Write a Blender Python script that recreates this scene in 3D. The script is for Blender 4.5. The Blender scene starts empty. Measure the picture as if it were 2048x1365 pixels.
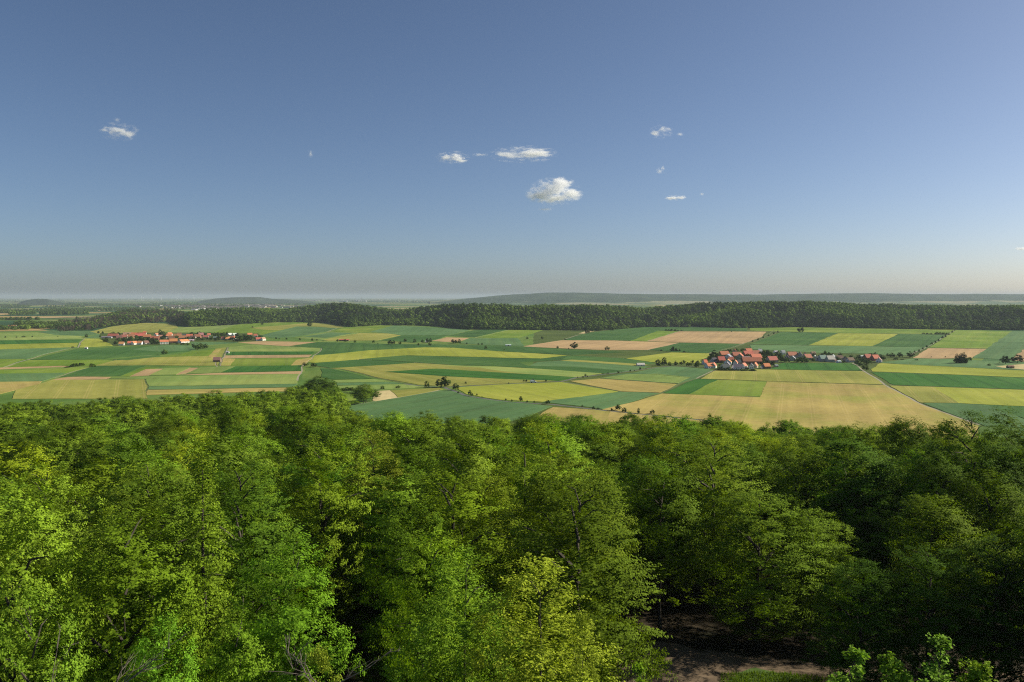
import bpy, math, random
import numpy as np
from mathutils import Vector, Matrix, noise as mnoise
from mathutils.geometry import delaunay_2d_cdt

rnd = random.Random(7)
R = math.radians
scene = bpy.context.scene
col = scene.collection

# ------------------------------------------------------------------ camera
H = 100.0                       # metres above the farmland
F = 1593.0                      # focal length in photo pixels (2048 wide)
HOR = 594.0
PITCH = math.atan((682.5 - HOR) / F)
cd = bpy.data.cameras.new('camera')
cam = bpy.data.objects.new('camera', cd)
col.objects.link(cam)
cam.location = (0, 0, H)
cam.rotation_euler = (math.pi / 2 - PITCH, 0, 0)
cd.sensor_width = 36
cd.lens = F / 2048 * 36
cd.clip_start = 1
cd.clip_end = 300000
scene.camera = cam

# ------------------------------------------------------------------ light
SUN_AZ, SUN_EL = 75.0, 28.0    # degrees clockwise from the view direction, elevation
w = bpy.data.worlds.new('World')
scene.world = w
w.use_nodes = True
nt = w.node_tree
bg = nt.nodes['Background']
sky = nt.nodes.new('ShaderNodeTexSky')
sky.sky_type = 'NISHITA'
sky.sun_disc = False
sky.sun_elevation = R(SUN_EL)
sky.sun_rotation = R(SUN_AZ)
sky.altitude = 200
sky.air_density = 0.66
sky.dust_density = 1.2
sky.ozone_density = 2.6
nt.links.new(sky.outputs['Color'], bg.inputs['Color'])
bg.inputs['Strength'].default_value = 0.071
sd = bpy.data.lights.new('sun', 'SUN')
sd.energy = 5.0
sd.angle = R(0.53)
sd.color = (1.0, 0.93, 0.80)
so = bpy.data.objects.new('sun', sd)
col.objects.link(so)
sdir = Vector((math.sin(R(SUN_AZ)) * math.cos(R(SUN_EL)), math.cos(R(SUN_AZ)) * math.cos(R(SUN_EL)), math.sin(R(SUN_EL))))
so.rotation_euler = sdir.to_track_quat('Z', 'Y').to_euler()
so.location = (0, 0, 400)
vs = scene.view_settings
scene.display_settings.display_device = 'sRGB'
vs.view_transform = 'Standard'
vs.look = 'None'
vs.gamma = 1
vs.use_curve_mapping = False
vs.exposure = 0.5
cy = scene.cycles
cy.max_bounces = 8
cy.diffuse_bounces = 1
cy.glossy_bounces = 1
cy.transmission_bounces = 2
cy.transparent_max_bounces = 4
cy.volume_bounces = 6
cy.volume_max_steps = 256
cy.volume_step_rate = 0.3
cy.caustics_reflective = cy.caustics_refractive = False
cy.use_denoising = False
cy.filter_width = 1.15

# ------------------------------------------------------------------ helpers
def ray(px, py):
    x, y = (px - 1024) / F, (682.5 - py) / F
    c, s = math.cos(PITCH), math.sin(PITCH)
    return Vector((x, c + y * s, y * c - s))

def ground(px, py, z=0.0):
    d = ray(px, py)
    t = (z - H) / d.z
    return (d.x * t, d.y * t)

def at_range(px, py, r):
    """point at horizontal forward distance r"""
    d = ray(px, py)
    t = r / d.y
    return Vector((d.x * t, r, H + d.z * t))

CR = {0: (0, 0, 1.0), 1: (0, 580, 3.938), 2: (500, 580, 3.938), 3: (1000, 580, 3.938), 4: (1500, 580, 3.737),
      5: (190, 640, 5.851), 6: (1390, 680, 5.251), 7: (0, 560, 6.827)}
def pp(c, x, y):
    o = CR[c]
    return (o[0] + x / o[2], o[1] + y / o[2])
def gp(c, x, y, z=0.0):
    return ground(*pp(c, x, y), z)

def lin(c):
    return tuple(((v / 255) / 12.92 if v / 255 <= .04045 else ((v / 255 + .055) / 1.055) ** 2.4) for v in c)

def new_mat(name):
    m = bpy.data.materials.new(name)
    m.use_nodes = True
    b = m.node_tree.nodes['Principled BSDF']
    b.inputs['Roughness'].default_value = .9
    b.inputs['Specular IOR Level'].default_value = .15
    return m, m.node_tree, b

def N(t, typ, **kw):
    n = t.nodes.new(typ)
    for k, v in kw.items():
        if k.startswith('i_'):
            n.inputs[int(k[2:])].default_value = v
        else:
            setattr(n, k, v)
    return n

def math_n(t, op, a, b=None, c=None):
    n = t.nodes.new('ShaderNodeMath')
    n.operation = op
    for i, v in enumerate((a, b, c)):
        if v is None:
            continue
        if isinstance(v, (int, float)):
            n.inputs[i].default_value = v
        else:
            t.links.new(v, n.inputs[i])
    return n.outputs[0]

def mixc(t, fac, a, b, mode='MIX'):
    n = t.nodes.new('ShaderNodeMix')
    n.data_type = 'RGBA'
    n.blend_type = mode
    for sock, v in ((n.inputs['Factor'], fac), (n.inputs[6], a), (n.inputs[7], b)):
        if isinstance(v, (int, float)):
            sock.default_value = v
        elif isinstance(v, tuple):
            sock.default_value = v if len(v) == 4 else (*v, 1)
        else:
            t.links.new(v, sock)
    return n.outputs[2]

def mrange(t, v, a, b, c, d):
    n = t.nodes.new('ShaderNodeMapRange')
    t.links.new(v, n.inputs[0])
    for i, q in enumerate((a, b, c, d)):
        n.inputs[i + 1].default_value = q
    return n.outputs[0]

def noise_n(t, vec, scale, detail=3, rough=.55):
    n = t.nodes.new('ShaderNodeTexNoise')
    n.inputs['Scale'].default_value = scale
    n.inputs['Detail'].default_value = detail
    n.inputs['Roughness'].default_value = rough
    if vec is not None:
        t.links.new(vec, n.inputs['Vector'])
    return n.outputs['Fac']

def simple_mat(name, c, rough=.8, var=.25, scale=1.0, objcol=False, spec=.2):
    m, t, b = new_mat(name)
    b.inputs['Roughness'].default_value = rough
    b.inputs['Specular IOR Level'].default_value = spec
    g = N(t, 'ShaderNodeTexCoord')
    f = noise_n(t, g.outputs['Object'], scale)
    f = mrange(t, f, .25, .75, 1 - var, 1 + var)
    if objcol:
        oi = N(t, 'ShaderNodeObjectInfo')
        base = mixc(t, 1.0, (*c, 1), oi.outputs['Color'], 'MULTIPLY')
    else:
        rgb = N(t, 'ShaderNodeRGB')
        rgb.outputs[0].default_value = (*c, 1)
        base = rgb.outputs[0]
    sc = N(t, 'ShaderNodeVectorMath', operation='SCALE')
    t.links.new(base, sc.inputs[0]); t.links.new(f, sc.inputs['Scale'])
    t.links.new(sc.outputs[0], b.inputs['Base Color'])
    return m

def mesh_np(name, verts, faces_flat, nside, mats=(), mat_idx=None):
    """verts (n,3) array; faces_flat (m, nside) array"""
    me = bpy.data.meshes.new(name)
    v = np.asarray(verts, dtype=np.float32)
    f = np.asarray(faces_flat, dtype=np.int32)
    me.vertices.add(len(v)); me.vertices.foreach_set('co', v.ravel())
    me.loops.add(f.size); me.loops.foreach_set('vertex_index', f.ravel())
    me.polygons.add(len(f))
    me.polygons.foreach_set('loop_start', np.arange(0, f.size, nside, dtype=np.int32))
    me.polygons.foreach_set('loop_total', np.full(len(f), nside, dtype=np.int32))
    for m in mats:
        me.materials.append(m)
    if mat_idx is not None:
        me.polygons.foreach_set('material_index', np.asarray(mat_idx, dtype=np.int32))
    me.update(calc_edges=True)
    return me

class MB:
    def __init__(s):
        s.v, s.f = [], []
    def box(s, x0, x1, y0, y1, z0, z1):
        b = len(s.v)
        s.v += [(x, y, z) for z in (z0, z1) for y in (y0, y1) for x in (x0, x1)]
        s.f += [tuple(b + i for i in q) for q in ((0, 2, 3, 1), (4, 5, 7, 6), (0, 1, 5, 4), (2, 6, 7, 3), (0, 4, 6, 2), (1, 3, 7, 5))]
        return s
    def poly(s, pts):
        b = len(s.v); s.v += [tuple(p) for p in pts]; s.f.append(tuple(range(b, b + len(pts)))); return s
    def tube(s, pts, rads, n=6, cap=True):
        rings = []
        pts = [Vector(p) for p in pts]
        for i, p in enumerate(pts):
            d = (pts[min(i + 1, len(pts) - 1)] - pts[max(i - 1, 0)]).normalized()
            a = d.orthogonal().normalized() if abs(d.z) < .99 else Vector((1, 0, 0))
            if abs(d.z) >= .1:
                a = Vector((1, 0, 0)) - d * d.x
                a.normalize()
            c = d.cross(a)
            b = len(s.v)
            for k in range(n):
                an = 2 * math.pi * k / n
                s.v.append(tuple(p + (a * math.cos(an) + c * math.sin(an)) * rads[i]))
            rings.append(b)
        for i in range(len(rings) - 1):
            for k in range(n):
                k2 = (k + 1) % n
                s.f.append((rings[i] + k, rings[i] + k2, rings[i + 1] + k2, rings[i + 1] + k))
        if cap:
            s.f.append(tuple(rings[-1] + k for k in range(n)))
            s.f.append(tuple(rings[0] + k for k in reversed(range(n))))
        return s
    def mesh(s, name, mat=None):
        me = bpy.data.meshes.new(name)
        me.from_pydata(s.v, [], s.f)
        if mat: me.materials.append(mat)
        me.update()
        return me
    def build(s, name, mat=None, parent=None):
        return obj(name, s.mesh(name, mat), parent)

def obj(name, me, parent=None, loc=None, rz=0, sc=None):
    o = bpy.data.objects.new(name, me)
    col.objects.link(o)
    if parent: o.parent = parent
    if loc is not None: o.location = loc
    o.rotation_euler.z = rz
    if sc is not None: o.scale = (sc, sc, sc) if isinstance(sc, (int, float)) else sc
    return o

def tag(o, label=None, cat=None, group=None, kind=None):
    if label: o['label'] = label
    if cat: o['category'] = cat
    if group: o['group'] = group
    if kind: o['kind'] = kind
    return o

ORD = ['first', 'second', 'third', 'fourth', 'fifth', 'sixth', 'seventh', 'eighth', 'ninth', 'tenth', 'eleventh', 'twelfth',
       'thirteenth', 'fourteenth', 'fifteenth', 'sixteenth', 'seventeenth', 'eighteenth', 'nineteenth', 'twentieth',
       'twenty-first', 'twenty-second', 'twenty-third', 'twenty-fourth', 'twenty-fifth', 'twenty-sixth', 'twenty-seventh', 'twenty-eighth', 'twenty-ninth', 'thirtieth']

def interp(x, tab):
    return float(np.interp(x, [a for a, _ in tab], [b for _, b in tab]))

def px_of(x, y):
    """photo column of a world bearing (y forward)"""
    return 1024 + F * x / max(y, 1e-3) * math.cos(0)

# ------------------------------------------------------------------ plain
K = 0.71
FC = dict(B=(168, 176, 66), G=(122, 152, 50), O=(160, 162, 76), D=(78, 118, 56), K=(68, 120, 46), T=(102, 138, 84), P=(142, 166, 84),
          N=(190, 170, 98), R=(200, 168, 120), S=(215, 196, 140), V=(92, 110, 50), L=(104, 138, 60))
def field_mat(k, c):
    m, t, b = new_mat('crop_' + k)
    b.inputs['Roughness'].default_value = 1
    b.inputs['Specular IOR Level'].default_value = .05
    c = tuple(v * K for v in lin(c))
    uv = N(t, 'ShaderNodeUVMap', uv_map='rows')
    sep = N(t, 'ShaderNodeSeparateXYZ'); t.links.new(uv.outputs[0], sep.inputs[0])
    u = sep.outputs[0]
    # broad patches
    big = noise_n(t, uv.outputs[0], .006, 4, .6)
    # streaks along the rows
    mp = N(t, 'ShaderNodeMapping'); mp.inputs['Scale'].default_value = (1, .03, 1)
    t.links.new(uv.outputs[0], mp.inputs['Vector'])
    st = noise_n(t, mp.outputs[0], .07, 4, .65)
    fine = noise_n(t, uv.outputs[0], .12, 4, .7)
    v = math_n(t, 'ADD', mrange(t, big, .3, .7, -.2, .2), mrange(t, st, .3, .7, -.15, .15))
    v = math_n(t, 'ADD', v, mrange(t, fine, .3, .7, -.12, .12))
    oi = N(t, 'ShaderNodeObjectInfo')
    v = math_n(t, 'ADD', v, mrange(t, oi.outputs['Random'], 0, 1, .93, 1.08))
    # tramlines: pairs of wheel marks every 27 m
    md = math_n(t, 'MODULO', math_n(t, 'ADD', u, 2700.0), 27.0)
    a1 = math_n(t, 'LESS_THAN', math_n(t, 'ABSOLUTE', math_n(t, 'SUBTRACT', md, 9.0)), .55)
    a2 = math_n(t, 'LESS_THAN', math_n(t, 'ABSOLUTE', math_n(t, 'SUBTRACT', md, 11.6)), .55)
    tr = math_n(t, 'MAXIMUM', a1, a2)
    amt = {'N': .28, 'O': .3, 'K': .55, 'D': .35, 'B': .25, 'P': .3, 'G': .3, 'T': .25}.get(k, .1)
    # hue drift towards ochre where the stand is thin
    dry = tuple(q * K for q in lin((196, 172, 100)))
    base = mixc(t, mrange(t, big, .45, .8, 0, .35 if k in 'NOBGLP' else .08), (*c, 1), (*dry, 1))
    if k == 'N':
        grn = tuple(q * K for q in lin((150, 168, 60)))
        b2 = noise_n(t, uv.outputs[0], .011, 3, .6)
        base = mixc(t, mrange(t, b2, .45, .68, 0, .55), base, (*grn, 1))
    tc = (*[q * K for q in lin((214, 190, 120) if k in 'NO' else (26, 66, 30) if k in 'KD' else (130, 140, 80))], 1)
    base = mixc(t, math_n(t, 'MULTIPLY', tr, amt), base, tc)
    sc = N(t, 'ShaderNodeVectorMath', operation='SCALE')
    t.links.new(base, sc.inputs[0]); t.links.new(v, sc.inputs['Scale'])
    t.links.new(sc.outputs[0], b.inputs['Base Color'])
    return m
FM = {k: field_mat(k, c) for k, c in FC.items()}
road_m = simple_mat('asphalt', (.13, .13, .12), .9, .2, .3)
path_m = simple_mat('gravel_path', (.32, .28, .19), .95, .15, .3)
verge_shade_m = simple_mat('verge_grass_and_shade', tuple(v * K for v in lin((104, 118, 58))), 1, .35, .08)  # grass verges, and painted shadow lines of ditches, hedges and crop edges

# the land round and beyond the mapped fields: a mosaic of plots too far off to tell apart
m, t, b = new_mat('far_farmland')
b.inputs['Roughness'].default_value = 1
b.inputs['Specular IOR Level'].default_value = .02
tc = N(t, 'ShaderNodeTexCoord')
mp = N(t, 'ShaderNodeMapping'); mp.inputs['Scale'].default_value = (.0016, .0034, 1); mp.inputs['Rotation'].default_value = (0, 0, .32)
t.links.new(tc.outputs['Object'], mp.inputs['Vector'])
vo = N(t, 'ShaderNodeTexVoronoi', distance='CHEBYCHEV'); vo.inputs['Scale'].default_value = 1; vo.inputs['Randomness'].default_value = .85
t.links.new(mp.outputs[0], vo.inputs['Vector'])
cr = N(t, 'ShaderNodeValToRGB'); cr.color_ramp.interpolation = 'CONSTANT'
seq = [(0, (66, 104, 62)), (.2, (128, 148, 72)), (.36, (88, 122, 74)), (.5, (150, 160, 84)), (.62, (60, 92, 56)), (.74, (196, 168, 108)), (.82, (104, 132, 66)), (.93, (206, 178, 130))]
el = cr.color_ramp.elements
while len(el) < len(seq): el.new(.5)
for e, (p, c) in zip(el, seq):
    e.position = p; e.color = (*[q * K for q in lin(c)], 1)
sp = N(t, 'ShaderNodeSeparateColor'); t.links.new(vo.outputs['Color'], sp.inputs[0])
t.links.new(sp.outputs[0], cr.inputs[0])
wood = mrange(t, noise_n(t, tc.outputs['Object'], .0009, 5, .6), .56, .6, 0, 1)
base = mixc(t, wood, cr.outputs[0], (*[q * K for q in lin((46, 74, 44))], 1))
f = mrange(t, noise_n(t, tc.outputs['Object'], .01, 4, .6), .3, .7, .85, 1.15)
sc = N(t, 'ShaderNodeVectorMath', operation='SCALE'); t.links.new(base, sc.inputs[0]); t.links.new(f, sc.inputs['Scale'])
t.links.new(sc.outputs[0], b.inputs['Base Color'])
far_m = m
FAR = 60000
me = mesh_np('farmland', [(-FAR, -3000, 0), (FAR, -3000, 0), (FAR, FAR, 0), (-FAR, FAR, 0)], [(0, 1, 2, 3)], 4, [far_m])
tag(obj('farmland', me), 'patchwork of green and tan fields reaching to the horizon', kind='structure')

# fields: (material, crop sheet, outline)
FIELDS = [
 # village greens and general bases
 ('V',3,[(-300,330),(1200,290),(2048,290),(3600,300),(3600,1200),(-300,1200)]),
 ('L',1,[(-900,345),(300,325),(700,325),(2048,260),(4200,300),(4200,1000),(-900,1000)]),
 # ---- left sheet
 ('N',1,[(-300,730),(330,722),(300,745),(130,790),(-300,900)]),
 ('O',1,[(130,790),(300,745),(420,708),(850,712),(1140,705),(1165,860),(100,860)]),
 ('R',1,[(430,705),(560,685),(870,688),(850,705),(430,712)]),
 ('T',1,[(-300,665),(520,655),(440,690),(330,722),(-300,730)]),
 ('G',1,[(-300,640),(480,625),(600,612),(690,614),(520,655),(-300,665)]),
 ('R',1,[(-300,622),(480,600),(590,605),(-300,640)]),
 ('G',1,[(60,610),(230,555),(770,550),(880,558),(830,585),(730,603),(480,600)]),
 ('O',1,[(730,603),(900,558),(1200,535),(1640,520),(1700,465),(1790,455),(1725,600),(1150,597)]),
 ('G',1,[(1270,528),(1500,490),(1690,468),(1650,522)]),
 ('N',1,[(1640,525),(1700,468),(1745,466),(1700,530),(1690,545)]),
 ('D',1,[(470,690),(700,612),(740,600),(1150,597),(950,680)]),
 ('G',1,[(950,680),(1150,612),(1250,615),(1120,650),(1020,683)]),
 ('R',1,[(1020,683),(1150,625),(1285,622),(1175,675)]),
 ('P',1,[(1175,675),(1290,618),(1490,612),(1395,668)]),
 ('R',1,[(1395,670),(1480,615),(1560,615),(1480,660)]),
 ('P',1,[(1485,662),(1560,612),(1850,605),(1750,652)]),
 ('K',1,[(1750,652),(1850,605),(2383,597),(2363,640)]),
 ('R',1,[(1400,672),(1750,655),(2362,643),(2355,663)]),
 ('P',1,[(840,700),(1180,683),(2357,666),(2340,742),(1155,762),(1140,705)]),
 ('T',1,[(1155,765),(2345,742),(2300,770),(1160,788)]),
 ('N',1,[(1160,790),(2300,773),(2300,800),(1165,830)]),
 ('N',1,[(1735,600),(1765,540),(1860,545),(1810,600)]),
 ('P',1,[(1790,455),(1990,432),(2270,450),(2530,458),(2510,488),(1990,488),(1790,490)]),
 ('K',1,[(1790,490),(2480,487),(2450,510),(1785,515)]),
 ('R',1,[(1775,518),(2460,512),(2430,532),(1765,540)]),
 ('G',1,[(1860,545),(2390,535),(2360,560),(2300,597),(1810,600)]),
 ('N',1,[(2290,597),(2340,550),(2470,530),(2400,590)]),
 ('D',1,[(235,553),(590,470),(1300,435),(1510,440),(1530,470),(1480,490),(1270,510),(1130,520),(780,550)]),
 ('T',1,[(1020,470),(1300,435),(1510,440),(1540,475),(1280,490)]),
 ('D',1,[(880,550),(1250,512),(1270,528),(1000,556)]),
 ('T',1,[(-300,480),(560,455),(500,470),(200,545),(-300,552)]),
 ('G',1,[(-300,552),(190,545),(20,610),(-300,616)]),
 ('B',1,[(-300,438),(620,418),(600,450),(540,455),(-300,480)]),
 ('K',1,[(-300,405),(645,392),(620,418),(-300,436)]),
 ('P',1,[(-300,350),(280,335),(420,350),(640,365),(650,390),(-300,404)]),
 ('T',1,[(300,335),(370,320),(700,325),(780,350),(640,365),(420,355)]),
 ('B',1,[(665,385),(850,390),(910,440),(620,455)]),
 ('T',1,[(780,350),(700,325),(840,345),(870,375),(660,383)]),
 ('O',1,[(715,330),(880,290),(1020,272),(1150,262),(1380,270),(1405,300),(1300,335),(1250,347),(780,350)]),
 ('P',1,[(1310,335),(1410,300),(1700,280),(1900,262),(1700,330),(1330,348)]),
 ('G',1,[(1700,330),(1900,265),(2048,265),(2330,255),(2450,258),(2330,295),(2069,355),(1900,350),(1650,345)]),
 ('T',1,[(1500,405),(1800,400),(1880,420),(1640,435),(1510,440)]),
 ('R',1,[(1870,415),(2048,405),(2490,412),(2270,445),(1990,428)]),
 # ---- second sheet
 ('O',2,[(0,300),(480,262),(640,275),(760,300),(640,300),(500,290),(370,290),(230,320),(120,318)]),
 ('T',2,[(100,355),(370,290),(650,300),(700,300),(580,335),(350,372),(190,380),(60,365)]),
 ('P',2,[(350,380),(560,345),(640,335),(850,340),(560,395)]),
 ('T',2,[(420,372),(580,345),(640,337),(820,341),(600,380)]),
 ('O',2,[(570,395),(860,342),(1100,345),(1190,360),(1000,400),(620,404)]),
 ('G',2,[(640,335),(750,292),(960,280),(1130,282),(950,335),(870,338)]),
 ('T',2,[(950,330),(1130,282),(1350,293),(1740,318),(1560,360),(1200,358)]),
 ('D',2,[(1040,400),(1200,360),(1560,362),(1430,405),(1300,417)]),
 ('D',2,[(1560,362),(1760,320),(1990,305),(2048,310),(1770,375)]),
 ('R',2,[(1430,403),(1550,375),(1730,380),(1670,400),(1600,415)]),
 ('G',2,[(1780,375),(2040,315),(2079,308),(2309,318),(2109,380),(1969,382)]),
 ('T',2,[(1680,402),(1730,383),(2109,382),(2160,445),(1969,442),(1650,422)]),
 ('D',2,[(310,445),(540,412),(1100,428),(2048,440),(2509,470),(2969,492),(2529,515),(1969,485),(1380,453),(960,475),(650,506),(520,515),(570,460)]),
 ('B',2,[(510,520),(665,507),(960,477),(1380,455),(1600,458),(1969,487),(2489,518),(2279,542),(2048,537),(1230,517),(1100,530),(500,577),(450,572)]),
 ('D',2,[(510,577),(830,552),(1050,560),(1300,577),(640,617),(520,600)]),
 ('D',2,[(860,548),(1210,518),(1969,537),(2279,543),(2499,520),(3060,545),(3160,580),(2450,552),(2120,575),(2199,602),(1640,597),(1330,575)]),
 ('O',2,[(640,620),(1300,577),(1640,597),(2048,612),(2799,657),(2579,690),(1969,652),(1470,622),(1050,650),(1500,682),(2048,705),(2409,720),(1969,742),(1600,765),(1330,750),(980,690),(720,625)]),
 ('P',2,[(1400,590),(1640,597),(2048,612),(2799,657),(2579,690),(2100,658),(1800,612)]),
 ('K',2,[(1050,648),(1470,622),(1969,652),(2569,690),(2409,720),(1969,703),(1500,682)]),
 ('L',2,[(430,605),(520,605),(640,620),(980,700),(650,710),(410,712)]),
 ('D',2,[(560,620),(640,622),(960,700),(650,708),(560,690)]),
 ('P',2,[(640,712),(980,705),(1120,725),(680,733)]),
 ('T',2,[(670,735),(1120,728),(1210,742),(1000,750),(690,755)]),
 ('P',2,[(690,758),(1210,745),(1350,758),(1430,770),(1070,790),(700,802)]),
 ('G',2,[(700,815),(830,812),(830,870),(730,890)]),
 ('S',2,[(960,872),(990,800),(1105,795),(1165,850),(985,880)]),
 ('O',2,[(1110,797),(1500,775),(1530,785),(1165,850)]),
 ('T',2,[(640,937),(1000,880),(1500,795),(1600,797),(1700,840),(1900,872),(1969,878),(2389,920),(2239,980),(1969,1060),(1000,1060),(600,960)]),
 ('B',2,[(1620,772),(1800,757),(1969,747),(2449,730),(2909,803),(2389,870),(2299,885),(1969,868),(1850,850),(1700,820)]),
 # ---- third sheet
 ('D',3,[(500,395),(660,345),(900,315),(1100,293),(1950,300),(1940,325),(1250,322),(1030,400),(800,405)]),
 ('S',3,[(620,345),(690,318),(740,325),(660,348)]),
 ('G',3,[(1020,405),(1250,323),(1400,328),(1160,407)]),
 ('R',3,[(1160,405),(1410,328),(1940,330),(2100,330),(2048,378),(1920,425),(1400,415)]),
 ('R',3,[(170,447),(480,398),(900,400),(1410,418),(1160,475),(830,475)]),
 ('D',3,[(1180,472),(1420,418),(1920,427),(1720,490),(1600,500),(1300,485)]),
 ('B',3,[(990,542),(1350,495),(1640,503),(1660,540),(1620,580),(1400,582),(1230,575)]),
 ('D',3,[(560,517),(990,542),(1230,577),(1170,590),(480,552)]),
 ('O',3,[(475,560),(560,552),(1170,590),(1080,602)]),
 ('T',3,[(230,600),(300,570),(480,560),(1090,602),(1190,605),(960,652),(820,660)]),
 ('D',3,[(-40,600),(230,602),(600,608),(1000,640),(820,660),(300,625)]),
 ('T',3,[(1040,660),(1240,615),(1360,605),(1700,628),(1540,700),(1410,740),(780,700),(960,665)]),
 ('P',3,[(1000,668),(1240,662),(1500,690),(1410,738),(790,698)]),
 ('N',3,[(540,720),(780,702),(1410,745),(1260,812),(960,803)]),
 ('T',3,[(330,887),(430,870),(950,805),(1260,815),(820,942),(600,915)]),
 ('K',3,[(1280,818),(1540,705),(1710,710),(1480,825)]),
 ('G',3,[(1485,825),(1710,712),(2094,722),(2052,845)]),
 ('N',3,[(820,945),(1280,820),(1485,827),(2052,850),(2095,722),(2300,728),(3030,753),(3160,822),(3339,911),(3550,999),(3760,1076),(3760,1250),(400,1250),(850,1000)]),
 ('N',3,[(340,970),(430,928),(880,955),(850,1000),(840,1040),(250,1060)]),
 ('O',3,[(1580,703),(1700,635),(1780,625),(2860,643),(3022,748),(2094,720)]),
 # ---- right sheet
 ('G',4,[(0,280),(280,276),(700,284),(1540,300),(1500,335),(1290,330),(650,322),(230,312),(0,305)]),
 ('D',4,[(0,408),(230,318),(650,322),(440,415)]),
 ('B',4,[(440,415),(660,325),(1105,332),(920,422)]),
 ('D',4,[(920,422),(1110,330),(1480,338),(1330,430)]),
 ('T',4,[(0,412),(440,418),(920,424),(1330,430),(1220,475),(1160,492),(650,480),(0,445)]),
 ('G',4,[(1340,432),(1540,302),(1960,308),(1790,440)]),
 ('R',4,[(1220,510),(1330,437),(1790,442),(1660,507),(1400,515)]),
 ('T',4,[(1665,510),(1960,310),(2048,310),(2300,310),(2300,445),(2048,445),(1940,525)]),
 ('R',4,[(1945,527),(2048,447),(2300,450),(2300,560)]),
 ('T',4,[(960,545),(1240,515),(1540,520),(2300,560),(2300,615),(2048,600),(1750,590),(1200,562)]),
 ('S',4,[(1830,572),(2048,555),(2300,560),(2300,620),(1880,583)]),
 ('B',4,[(880,562),(1000,550),(2048,606),(2300,620),(2300,665),(1500,635),(920,615)]),
 ('K',4,[(165,597),(235,548),(770,548),(850,606)]),
 ('K',4,[(910,618),(1500,637),(2300,668),(2300,755),(1080,712),(1040,700)]),
 ('O',4,[(1045,717),(1400,727),(1560,850),(1290,847),(1150,778)]),
 ('B',4,[(1370,727),(2300,760),(2300,885),(1560,850)]),
 ('T',4,[(1310,850),(1560,852),(1770,862),(1990,942),(2200,1040),(1750,1022),(1640,985),(1520,944)]),
 ('D',4,[(1770,862),(2300,887),(2300,1040),(1990,942)]),
 ('V',5,[(60,160),(700,150),(1900,160),(2000,230),(1950,250),(1600,262),(1100,262),(1050,290),(600,300),(230,308),(60,230)]),
 ('V',6,[(60,220),(240,130),(600,110),(1300,140),(1900,150),(2030,200),(1960,240),(1820,330),(1760,320),(1640,240),(860,242),(810,312),(640,312),(620,330),(230,326),(60,300)]),
]
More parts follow.
